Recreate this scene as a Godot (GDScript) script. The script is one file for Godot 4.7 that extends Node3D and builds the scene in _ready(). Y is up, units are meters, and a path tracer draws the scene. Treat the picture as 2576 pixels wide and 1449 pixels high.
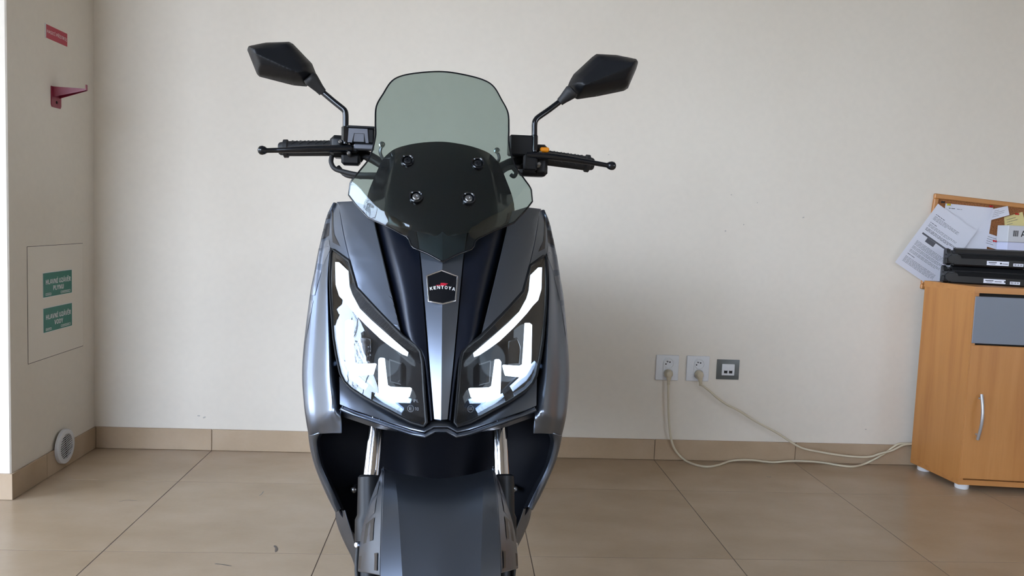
extends Node3D
# A grey maxi scooter with lit headlights in front of a white showroom wall.
# Units are metres, y is up, the back wall is the plane z = 0 and the camera looks towards -z.

const CAMERA_BASIS := Basis(Vector3(0.997191, 0.040258, 0.063161), Vector3(-0.034836, 0.995797, -0.084702), Vector3(-0.066305, 0.082264, 0.994402))
const CAMERA_AT := Vector3(0.00000, 0.96271, 3.23259)
const CAMERA_FOV := 39.4358
const SCOOTER_BASIS := Basis(Vector3(0.998539, 0.007723, -0.053483), Vector3(-0.007712, 0.999970, 0.000413), Vector3(0.053484, 0.000000, 0.998569))
const SCOOTER_AT := Vector3(-0.02297, 0.00000, 1.78259)
const TILE_X0 := -0.9647
const SKIRT_H := 0.0861
const TILE_Z0 := 0.3889
const BODY_PROFILE := [[0.200,0.050],[0.400,0.060],[0.520,0.100],[0.600,0.115],[0.622,0.100],[0.716,0.055],[0.800,0.010],[0.896,-0.050],[0.950,-0.090],[1.000,-0.130],[1.100,-0.200]]
const SCREEN_PROFILE := [[0.800,0.030],[0.870,-0.010],[1.000,-0.085],[1.130,-0.170],[1.270,-0.275],[1.400,-0.380]]
const COWL_POLY := [[-0.2124,0.9901],[-0.2062,0.9812],[-0.1897,0.9255],[-0.1728,0.8754],[-0.1550,0.8291],[-0.1115,0.7906],[-0.0706,0.7546],[-0.0918,0.8262],[-0.1128,0.8967],[-0.1298,0.9526],[-0.1413,0.9818],[-0.1752,0.9923]]
const SHOULDER := [[[-0.2142,0.9877,-0.4589],[-0.2208,0.9877,-0.2589],[-0.2148,0.9890,-0.2471],[-0.2108,0.9885,-0.2394],[-0.2067,0.9869,-0.2307]],
	[[-0.2266,0.9618,-0.4614],[-0.2336,0.9618,-0.2614],[-0.2207,0.9614,-0.2308],[-0.2102,0.9593,-0.2133],[-0.1992,0.9548,-0.1970]],
	[[-0.2332,0.9225,-0.4399],[-0.2404,0.9225,-0.2399],[-0.2274,0.9227,-0.2093],[-0.2098,0.9198,-0.1831],[-0.1869,0.9134,-0.1538]],
	[[-0.2374,0.8951,-0.4251],[-0.2447,0.8951,-0.2251],[-0.2308,0.8967,-0.1930],[-0.2179,0.8994,-0.1739],[-0.1742,0.8775,-0.1173]]]
const SIDE := [[[-0.2325,0.8951,-0.4451],[-0.2447,0.8951,-0.2251],[-0.2308,0.8967,-0.1930],[-0.2179,0.8994,-0.1739],[-0.2158,0.8967,-0.1836]],
	[[-0.2389,0.8430,-0.4212],[-0.2514,0.8430,-0.2012],[-0.2329,0.8461,-0.1628],[-0.2174,0.8520,-0.1394],[-0.2159,0.8501,-0.1685]],
	[[-0.2437,0.8043,-0.4038],[-0.2566,0.8043,-0.1838],[-0.2335,0.8090,-0.1394],[-0.2143,0.8123,-0.1091],[-0.2116,0.8094,-0.1403]],
	[[-0.2485,0.7145,-0.3621],[-0.2615,0.7145,-0.1421],[-0.2313,0.7236,-0.0861],[-0.2045,0.7283,-0.0483],[-0.1975,0.7234,-0.0804]],
	[[-0.2477,0.6571,-0.3336],[-0.2608,0.6571,-0.1136],[-0.2299,0.6685,-0.0567],[-0.1983,0.6719,-0.0111],[-0.1841,0.6677,-0.0400]],
	[[-0.2398,0.6109,-0.2981],[-0.2524,0.6109,-0.0781],[-0.2227,0.6217,-0.0257],[-0.1907,0.6314,0.0159],[-0.1757,0.6272,-0.0028]],
	[[-0.2341,0.5789,-0.2888],[-0.2464,0.5789,-0.0688],[-0.2177,0.5915,-0.0108],[-0.1912,0.6114,0.0222],[-0.1732,0.6055,0.0212]],
	[[-0.2304,0.5497,-0.2954],[-0.2426,0.5497,-0.0754],[-0.2146,0.5630,-0.0237],[-0.1948,0.5710,0.0029],[-0.1736,0.5757,0.0201]]]
const SKIRT := [[[-0.2183,0.5522,-0.3249],[-0.2425,0.5522,-0.0749],[-0.2146,0.5654,-0.0232],[-0.2148,0.5537,-0.0636]],
	[[-0.2155,0.5297,-0.3312],[-0.2394,0.5297,-0.0812],[-0.2220,0.5469,-0.0390],[-0.2231,0.5335,-0.0869]],
	[[-0.2111,0.5051,-0.3360],[-0.2346,0.5051,-0.0860],[-0.2203,0.5208,-0.0461],[-0.2225,0.5035,-0.1042]],
	[[-0.2031,0.4752,-0.3393],[-0.2257,0.4752,-0.0893],[-0.2126,0.4886,-0.0520],[-0.2137,0.4701,-0.1104]],
	[[-0.1878,0.4338,-0.3389],[-0.2086,0.4338,-0.0889],[-0.1945,0.4487,-0.0522],[-0.1931,0.4307,-0.1067]],
	[[-0.1716,0.3983,-0.3366],[-0.1906,0.3983,-0.0866],[-0.1782,0.4093,-0.0565],[-0.1756,0.3911,-0.1056]]]
const LOWER_SIDE := [[[-0.1865,0.3935,-0.4084],[-0.1942,0.3935,-0.1084],[-0.1731,0.4030,-0.0669]],
	[[-0.1843,0.3639,-0.4126],[-0.1919,0.3639,-0.1126],[-0.1662,0.3788,-0.0689]],
	[[-0.1711,0.3272,-0.4112],[-0.1782,0.3272,-0.1112],[-0.1570,0.3473,-0.0728]],
	[[-0.1532,0.2908,-0.4067],[-0.1596,0.2908,-0.1067],[-0.1480,0.3087,-0.0815]],
	[[-0.1436,0.2509,-0.4156],[-0.1496,0.2509,-0.1156],[-0.1420,0.2604,-0.0944]]]
const FENDER_EDGE := [[-0.0976,0.5234,0.0550],[-0.1066,0.5037,0.0750],[-0.1147,0.4847,0.0950],[-0.1216,0.4648,0.1180],[-0.1264,0.4481,0.1400],[-0.1286,0.4326,0.1600],[-0.1290,0.4170,0.1780],[-0.1287,0.3995,0.1950]]
const STRIPE := [[[-0.1408,0.9782,-0.1860],[-0.1054,0.9750,-0.1449],[-0.0547,0.9536,-0.1107]],
	[[-0.1301,0.9502,-0.1561],[-0.0950,0.9373,-0.1040],[-0.0431,0.9060,-0.0663]],
	[[-0.1138,0.8972,-0.1065],[-0.0815,0.8868,-0.0575],[-0.0396,0.8811,-0.0468]],
	[[-0.0925,0.8256,-0.0503],[-0.0656,0.8232,-0.0117],[-0.0333,0.8200,-0.0074]],
	[[-0.0695,0.7500,0.0042],[-0.0515,0.7478,0.0351],[-0.0264,0.7519,0.0319]],
	[[-0.0420,0.7302,0.0308],[-0.0351,0.7300,0.0463],[-0.0239,0.7259,0.0462]],
	[[-0.0325,0.7078,0.0442],[-0.0277,0.7067,0.0574],[-0.0215,0.7034,0.0578]],
	[[-0.0246,0.6536,0.0713],[-0.0207,0.6561,0.0825],[-0.0159,0.6559,0.0811]],
	[[-0.0198,0.6165,0.0907],[-0.0167,0.6204,0.1004],[-0.0126,0.6212,0.0981]]]
const STRIP := [[[-0.0501,0.9538,-0.1036],[0.0000,0.9511,-0.0798]],
	[[-0.0407,0.8956,-0.0520],[0.0000,0.8975,-0.0341]],
	[[-0.0310,0.8056,0.0060],[0.0000,0.8080,0.0220]],
	[[-0.0217,0.7124,0.0575],[0.0000,0.7152,0.0714]],
	[[-0.0121,0.6221,0.1016],[0.0000,0.6234,0.1123]]]
const BROW := [[[-0.1825,0.6720,-0.0225],[-0.1639,0.6573,0.0013],[-0.1286,0.6459,0.0336],[-0.0912,0.6314,0.0619],[-0.0503,0.6164,0.0852],[-0.0299,0.6103,0.0936],[-0.0171,0.6160,0.0913],[0.0000,0.6180,0.0908]],
	[[-0.1797,0.6499,-0.0003],[-0.1587,0.6407,0.0226],[-0.1267,0.6333,0.0499],[-0.0906,0.6231,0.0751],[-0.0501,0.6122,0.0971],[-0.0289,0.6077,0.1046],[-0.0146,0.6145,0.1016],[0.0000,0.6155,0.1014]],
	[[-0.1773,0.6276,0.0175],[-0.1540,0.6237,0.0396],[-0.1250,0.6202,0.0626],[-0.0900,0.6144,0.0861],[-0.0499,0.6072,0.1056],[-0.0279,0.6042,0.1121],[-0.0120,0.6121,0.1084],[0.0000,0.6122,0.1087]]]
const LIP := [[[-0.1755,0.6258,0.0221],[-0.1500,0.6216,0.0457],[-0.1248,0.6183,0.0661],[-0.0898,0.6125,0.0895],[-0.0498,0.6048,0.1093],[-0.0278,0.6018,0.1158],[-0.0113,0.6097,0.1121],[0.0000,0.6098,0.1123]],
	[[-0.1750,0.6242,0.0273],[-0.1496,0.6198,0.0513],[-0.1244,0.6168,0.0713],[-0.0896,0.6108,0.0948],[-0.0498,0.6031,0.1145],[-0.0268,0.5995,0.1210],[-0.0104,0.6080,0.1173],[0.0000,0.6081,0.1175]],
	[[-0.1748,0.6217,0.0288],[-0.1494,0.6171,0.0533],[-0.1243,0.6145,0.0730],[-0.0895,0.6082,0.0966],[-0.0497,0.6005,0.1162],[-0.0257,0.5956,0.1204],[-0.0093,0.6054,0.1191],[0.0000,0.6055,0.1193]]]
const CHIN := [[[-0.1758,0.6186,0.0099],[-0.1432,0.6142,0.0440],[-0.1003,0.6086,0.0770],[-0.0728,0.6032,0.0931]],
	[[-0.1763,0.6023,0.0026],[-0.1439,0.5995,0.0311],[-0.1080,0.5940,0.0536],[-0.0731,0.5928,0.0697]]]
const LENS := [[-0.2142,0.8858],[-0.2125,0.8958],[-0.2072,0.8939],[-0.1749,0.8760],[-0.1566,0.8290],[-0.1114,0.7899],[-0.0685,0.7535],[-0.0457,0.7396],[-0.0365,0.7290],[-0.0327,0.7130],[-0.0283,0.6622],[-0.0241,0.6178],[-0.0286,0.6118],[-0.0502,0.6167],[-0.0873,0.6313],[-0.1278,0.6452],[-0.1561,0.6570],[-0.1701,0.6664],[-0.1785,0.6781],[-0.1882,0.7067],[-0.1960,0.7362],[-0.2065,0.7981],[-0.2120,0.8410]]
const DRL := [[-0.2059,0.8706],[-0.1982,0.8705],[-0.1779,0.8557],[-0.1735,0.8277],[-0.1669,0.8140],[-0.1505,0.7903],[-0.1268,0.7719],[-0.1010,0.7538],[-0.0774,0.7370],[-0.0580,0.7232],[-0.0592,0.7179],[-0.0684,0.7206],[-0.0879,0.7309],[-0.1078,0.7425],[-0.1369,0.7640],[-0.1659,0.7873],[-0.1794,0.7999],[-0.1924,0.8092],[-0.2015,0.8293]]
const BAND := [[-0.2084,0.8882],[-0.2005,0.8857],[-0.1778,0.8724],[-0.1594,0.8267],[-0.1139,0.7874],[-0.0707,0.7509],[-0.0492,0.7370],[-0.0420,0.7282],[-0.0490,0.7279],[-0.0602,0.7311],[-0.1010,0.7587],[-0.1495,0.7938],[-0.1649,0.8148],[-0.1706,0.8285],[-0.1751,0.8571],[-0.1911,0.8736],[-0.2033,0.8787]]
const L_OUTER := [[-0.1642,0.7654],[-0.1674,0.7659],[-0.1756,0.7651],[-0.1784,0.7632],[-0.1756,0.7239],[-0.1740,0.7013],[-0.1716,0.6878],[-0.1583,0.6740],[-0.1499,0.6737],[-0.1191,0.6802],[-0.1152,0.6952],[-0.1180,0.6961],[-0.1504,0.6909],[-0.1559,0.6924],[-0.1602,0.7283]]
const SPUR_OUTER := [[-0.1833,0.6954],[-0.1838,0.6910],[-0.1737,0.6762],[-0.1625,0.6655],[-0.1340,0.6510],[-0.1294,0.6583],[-0.1522,0.6724],[-0.1614,0.6755],[-0.1742,0.6899]]
const L_INNER := [[-0.1003,0.7061],[-0.1031,0.7069],[-0.1092,0.7064],[-0.1117,0.7042],[-0.1103,0.6720],[-0.1088,0.6507],[-0.1004,0.6444],[-0.0883,0.6421],[-0.0607,0.6453],[-0.0535,0.6499],[-0.0504,0.6602],[-0.0535,0.6615],[-0.0885,0.6601],[-0.0931,0.6621],[-0.0970,0.6851]]
const SPUR_INNER := [[-0.1148,0.6481],[-0.1164,0.6446],[-0.0976,0.6335],[-0.0671,0.6218],[-0.0632,0.6276],[-0.0843,0.6413],[-0.0977,0.6428]]
const WEDGE_INNER := [[-0.0504,0.6431],[-0.0568,0.6444],[-0.0843,0.6413],[-0.0790,0.6375],[-0.0517,0.6389]]
const BOX_OUTER := [[-0.1274,0.7374],[-0.1469,0.7408],[-0.1529,0.7250],[-0.1501,0.6952],[-0.1249,0.6967]]
const BOX_INNER := [[-0.0692,0.7021],[-0.0928,0.7080],[-0.0896,0.6695],[-0.0689,0.6662]]
const SCREEN := [[-0.0038,1.2703],[-0.0459,1.2662],[-0.0854,1.2582],[-0.1073,1.2449],[-0.1227,1.2175],[-0.1360,1.1880],[-0.1359,1.1509],[-0.1345,1.1193],[-0.1437,1.0779],[-0.1619,1.0511],[-0.1795,1.0262],[-0.1819,1.0033],[-0.1655,0.9843],[-0.1399,0.9600],[-0.0984,0.9429],[-0.0662,0.9272],[-0.0609,0.9216],[-0.0578,0.9131],[-0.0526,0.9076],[-0.0278,0.8985],[0.0012,0.8845]]
const INNER_COWL := [[[-0.1235,1.0777,-0.2498],[-0.1111,1.0912,-0.2381],[-0.0908,1.1037,-0.2235],[-0.0508,1.1143,-0.2146],[0.0000,1.1190,-0.2078]],
	[[-0.1320,1.0545,-0.2337],[-0.1150,1.0593,-0.2089],[-0.0928,1.0684,-0.1761],[-0.0538,1.0750,-0.1695],[0.0000,1.0793,-0.1669]],
	[[-0.1476,1.0087,-0.2120],[-0.1224,1.0059,-0.1673],[-0.0979,1.0058,-0.1310],[-0.0521,1.0070,-0.1168],[0.0000,1.0088,-0.1127]],
	[[-0.1483,0.9739,-0.1817],[-0.1201,0.9629,-0.1360],[-0.0922,0.9585,-0.0992],[-0.0509,0.9554,-0.0822],[0.0000,0.9541,-0.0765]],
	[[-0.1366,0.9624,-0.1588],[-0.1157,0.9516,-0.1275],[-0.0880,0.9452,-0.0921],[-0.0467,0.9377,-0.0732],[0.0000,0.9289,-0.0640]]]
const CUPS := [[-0.0690,1.0732,-0.1409],[0.0680,1.0734,-0.1408],[-0.0508,1.0026,-0.0906],[0.0489,1.0032,-0.0906]]
const MIRROR_L := [[-0.4062,1.2990,-0.3100],[-0.4030,1.3070,-0.3100],[-0.3686,1.3163,-0.3100],[-0.3218,1.3206,-0.3100],[-0.3137,1.3170,-0.3100],[-0.2742,1.2784,-0.3100],[-0.2645,1.2551,-0.3100],[-0.2714,1.2441,-0.3100],[-0.2851,1.2302,-0.3100],[-0.3120,1.2313,-0.3100],[-0.3814,1.2457,-0.3100],[-0.3867,1.2511,-0.3100]]
const MIRROR_RIDGE_L := [[-0.3874,1.2857,-0.2880],[-0.3293,1.2582,-0.2650],[-0.3048,1.2483,-0.2600],[-0.2820,1.2429,-0.2680]]
const MIRROR_R := [[0.2717,1.2597,-0.3100],[0.2765,1.2727,-0.3100],[0.2839,1.2863,-0.3100],[0.3238,1.3256,-0.3100],[0.3329,1.3324,-0.3100],[0.3768,1.3328,-0.3100],[0.4196,1.3266,-0.3100],[0.4266,1.3180,-0.3100],[0.4228,1.3036,-0.3100],[0.4068,1.2624,-0.3100],[0.3976,1.2561,-0.3100],[0.3362,1.2407,-0.3100],[0.2940,1.2326,-0.3100],[0.2859,1.2365,-0.3100]]
const MIRROR_RIDGE_R := [[0.4096,1.3049,-0.2880],[0.3381,1.2643,-0.2650],[0.3139,1.2581,-0.2600],[0.2875,1.2497,-0.2680]]
const STEM_L := [[-0.2485,1.2167,-0.2850],[-0.2267,1.1992,-0.2800],[-0.2098,1.1863,-0.2750],[-0.2026,1.1799,-0.2730],[-0.2000,1.1710,-0.2720],[-0.1994,1.1471,-0.2700],[-0.1991,1.1111,-0.2680]]
const STEM_R := [[0.2511,1.2218,-0.2850],[0.2268,1.2023,-0.2800],[0.2067,1.1873,-0.2750],[0.1994,1.1800,-0.2730],[0.1965,1.1705,-0.2720],[0.1967,1.1469,-0.2700],[0.1972,1.1115,-0.2680]]
const BOOT_L := [[-0.2758,1.2453,-0.2750],[-0.2697,1.2388,-0.2780],[-0.2485,1.2159,-0.2850]]
const BOOT_R := [[0.2778,1.2469,-0.2750],[0.2717,1.2404,-0.2780],[0.2511,1.2210,-0.2850]]
const LEVER_L := [[-0.3654,1.0904,-0.2620],[-0.3559,1.0904,-0.2620],[-0.3338,1.0918,-0.2620],[-0.2857,1.0953,-0.2600],[-0.2379,1.0991,-0.2620],[-0.1860,1.1018,-0.2680]]
const LEVER_R := [[0.3651,1.0884,-0.2620],[0.3546,1.0892,-0.2620],[0.3317,1.0921,-0.2620],[0.2790,1.0983,-0.2600],[0.2361,1.1025,-0.2620],[0.1811,1.1049,-0.2680]]
const GRIP_L := [[-0.3402,1.1000,-0.3250],[-0.3262,1.1006,-0.3250],[-0.2296,1.1053,-0.3220]]
const GRIP_R := [[0.3367,1.0948,-0.3250],[0.3223,1.0959,-0.3250],[0.2319,1.1042,-0.3220]]
const RES_L := [-0.1951,1.1131,-0.3150,-0.1402,1.1448,-0.2620]
const CLAMP_L := [-0.1816,1.1008,-0.3000,-0.1408,1.1121,-0.2620]
const SWITCH_L := [-0.2330,1.0842,-0.3450,-0.1973,1.1303,-0.2800]
const BRK_L := [-0.2242,1.0942,-0.2900,-0.1736,1.1083,-0.2680]
const MOUNT_L := [-0.2084,1.0685,-0.3100,-0.1696,1.0932,-0.2750]
const RES_R := [0.1433,1.1025,-0.3150,0.1941,1.1453,-0.2620]
const SWITCH_R := [0.1992,1.0645,-0.3450,0.2301,1.1294,-0.2800]
const LOW_R := [0.1693,1.0614,-0.3350,0.2310,1.0879,-0.2850]
const BRK_R := [0.1742,1.0710,-0.2800,0.2046,1.1083,-0.2620]
const BUTTON_R := [0.2105,1.1124,-0.3000,0.2298,1.1225,-0.2680]
const CABLE_L1 := [[-0.2281,1.0866,-0.2850],[-0.2290,1.0730,-0.2800],[-0.2210,1.0599,-0.2750],[-0.2017,1.0538,-0.2700],[-0.1682,1.0480,-0.2600],[-0.1229,1.0484,-0.2500]]
const CABLE_L2 := [[-0.2169,1.0649,-0.3000],[-0.1993,1.0483,-0.2900],[-0.1737,1.0446,-0.2800],[-0.1237,1.0444,-0.2700]]
const CABLE_L3 := [[-0.1715,1.0792,-0.3000],[-0.1634,1.0879,-0.3000],[-0.1461,1.0837,-0.2900],[-0.1204,1.0675,-0.2800]]
const CABLE_R1 := [[0.1231,1.0598,-0.2700],[0.1397,1.0731,-0.2700],[0.1615,1.0785,-0.2750],[0.1806,1.0802,-0.2900]]
const CABLE_R2 := [[0.1519,1.0733,-0.2650],[0.1578,1.0650,-0.2620],[0.1538,1.0564,-0.2620],[0.1472,1.0605,-0.2650]]
const TAB_L := [[-0.1224,1.1095,-0.2500],[-0.1262,1.0939,-0.2500],[-0.1157,1.0747,-0.2600]]
const TAB_R := [[0.1145,1.1074,-0.2500],[0.1200,1.0919,-0.2500],[0.1131,1.0756,-0.2600]]
const STANCHION_L := [[-0.1120,0.5967,-0.0150],[-0.1131,0.5791,0.0000],[-0.1183,0.5012,0.0350]]
const STANCHION_R := [[0.1134,0.5975,-0.0150],[0.1124,0.5795,0.0000],[0.1142,0.5014,0.0350]]
const SCREWS := [[-0.1603,0.4234,-0.1180],[0.1608,0.4226,-0.1180],[-0.1311,0.4293,0.1600],[0.1250,0.4246,0.1600]]
const DECAL_0 := [[-0.2321,0.9692],[-0.2257,0.9720],[-0.2247,0.9566],[-0.2341,0.9529]]
const DECAL_1 := [[-0.2369,0.9435],[-0.2248,0.9469],[-0.2231,0.9216],[-0.2398,0.9128]]
const DECAL_2 := [[-0.2412,0.9081],[-0.2220,0.9138],[-0.2167,0.8955],[-0.2296,0.8652],[-0.2469,0.8668]]
const DECAL_3 := [[-0.2492,0.8561],[-0.2331,0.8529],[-0.2429,0.8060],[-0.2530,0.8061]]
const DECAL_4 := [[-0.2545,0.7954],[-0.2452,0.7956],[-0.2546,0.7218],[-0.2575,0.7213]]
const DECAL_5 := [[-0.2227,0.9742],[-0.2192,0.9742],[-0.2156,0.9427],[-0.2112,0.9243],[-0.1962,0.9026],[-0.2131,0.9092],[-0.2173,0.9281]]
const BADGE := [[-0.0012,0.8693],[0.0277,0.8593],[0.0233,0.8176],[0.0011,0.8119],[-0.0239,0.8157],[-0.0278,0.8589]]
const WING := [[-0.0116,0.8425],[-0.0104,0.8439],[-0.0035,0.8443],[-0.0032,0.8476],[0.0024,0.8477],[0.0105,0.8465],[0.0079,0.8452],[0.0085,0.8446],[0.0056,0.8441],[0.0063,0.8432],[-0.0011,0.8431]]
const WORD := [0.0002,0.8402,0.0201]
const CORD_1 := [[0.8743,0.3282,0.0220],[0.8759,0.2772,0.0220],[0.8800,0.2216,0.0220],[0.8880,0.1471,0.0220],[0.9008,0.0866,0.0220],[0.9220,0.0424,0.0220],[0.9617,0.0056,0.0220],[0.9910,0.0045,0.0818],[1.0306,0.0045,0.1029],[1.0845,0.0045,0.0785],[1.1501,0.0048,0.0220],[1.2016,0.0121,0.0220],[1.2538,0.0118,0.0220],[1.2969,0.0065,0.0220],[1.3446,0.0051,0.0220],[1.4156,0.0119,0.0220],[1.4874,0.0119,0.0220],[1.5597,0.0063,0.0220],[1.6105,0.0045,0.0466],[1.6563,0.0045,0.0603],[1.7129,0.0045,0.0337],[1.7658,0.0226,0.0220],[1.8212,0.0573,0.0220],[1.8484,0.0794,0.0220],[1.8762,0.0953,0.0220],[1.9100,0.0975,0.0220],[1.9392,0.0981,0.0220]]
const CORD_2 := [[1.0042,0.3340,0.0330],[1.0142,0.3227,0.0330],[1.0433,0.3027,0.0330],[1.0826,0.2712,0.0330],[1.1215,0.2466,0.0330],[1.1601,0.2289,0.0330],[1.1893,0.2133,0.0330],[1.2334,0.1863,0.0330],[1.2870,0.1595,0.0330],[1.3458,0.1303,0.0330],[1.4052,0.0940,0.0330],[1.4545,0.0700,0.0330],[1.5270,0.0565,0.0330],[1.5995,0.0462,0.0330],[1.6720,0.0392,0.0330],[1.7442,0.0398,0.0330],[1.7912,0.0551,0.0330],[1.8384,0.0680,0.0330],[1.8709,0.0854,0.0330],[1.8942,0.0955,0.0330],[1.9374,0.1007,0.0330]]
const PAPER_TEXT := [[1.7902,0.8601],[1.9717,0.7559],[2.1355,1.0000],[1.9589,1.1069]]
const PAPER_BLANK := [[1.9812,0.9146],[2.1864,0.8958],[2.2037,1.0999],[1.9966,1.1100]]
const RECEIPT := [[2.1825,1.0463],[2.2669,1.0728],[2.2585,1.1102],[2.1969,1.0952]]
const NOTE := [[2.2645,1.0050],[2.3508,1.0283],[2.3317,1.0887],[2.2538,1.0634]]
const CARD_1 := [[2.1709,0.9434],[2.2518,0.9233],[2.2554,0.9765],[2.1834,0.9959]]
const CARD_2 := [[2.2506,0.9250],[2.3168,0.9225],[2.3129,0.9987],[2.2521,1.0006]]
const PINS := [[1.9776,1.1150,0.0160,0],[2.0037,1.1056,0.0160,1],[2.1866,1.1063,0.0160,2],[2.3007,1.0791,0.0160,2],[2.2144,0.9634,0.0160,2]]
const LENS_MARK := [-0.0514,0.6373]
const SCUFFS := [[[-0.5067,0.0003,0.9358],[-0.4949,0.0003,0.9581],[-0.4927,0.0003,0.9830],0.0040],[[-0.6474,0.0003,0.4774],[-0.6472,0.0003,0.5056],[-0.6513,0.0003,0.5218],0.0016],[[-0.6377,0.0003,1.0640],[-0.6151,0.0003,1.0684],[-0.5881,0.0003,1.0778],0.0022],[[-1.0808,0.0003,0.6010],[-1.0619,0.0003,0.5851],[-1.0279,0.0003,0.5909],0.0012],[[1.2403,0.0003,0.1983],[1.2479,0.0003,0.2077],[1.2581,0.0003,0.2022],0.0020]]
const WALL_MARKS := [[-1.0187,0.1387,0.0060,0.0025,0.000],[-0.9969,0.1327,0.0050,0.0040,0.003],[0.5826,1.2464,0.0030,0.0012,0.002],[0.5893,1.2103,0.0020,0.0020,0.000],[1.0958,1.1076,0.0030,0.0020,0.000],[1.1549,0.9888,0.0025,0.0025,0.000],[1.0803,0.9598,0.0035,0.0025,0.000],[1.4029,1.0280,0.0040,0.0025,0.002],[1.2054,1.0799,0.0020,0.0015,0.000],[-1.2660,0.0680,0.0020,0.0040,0.000],[1.7373,0.1487,0.0040,0.0020,0.000]]

var names := {}
var M := {}


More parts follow.
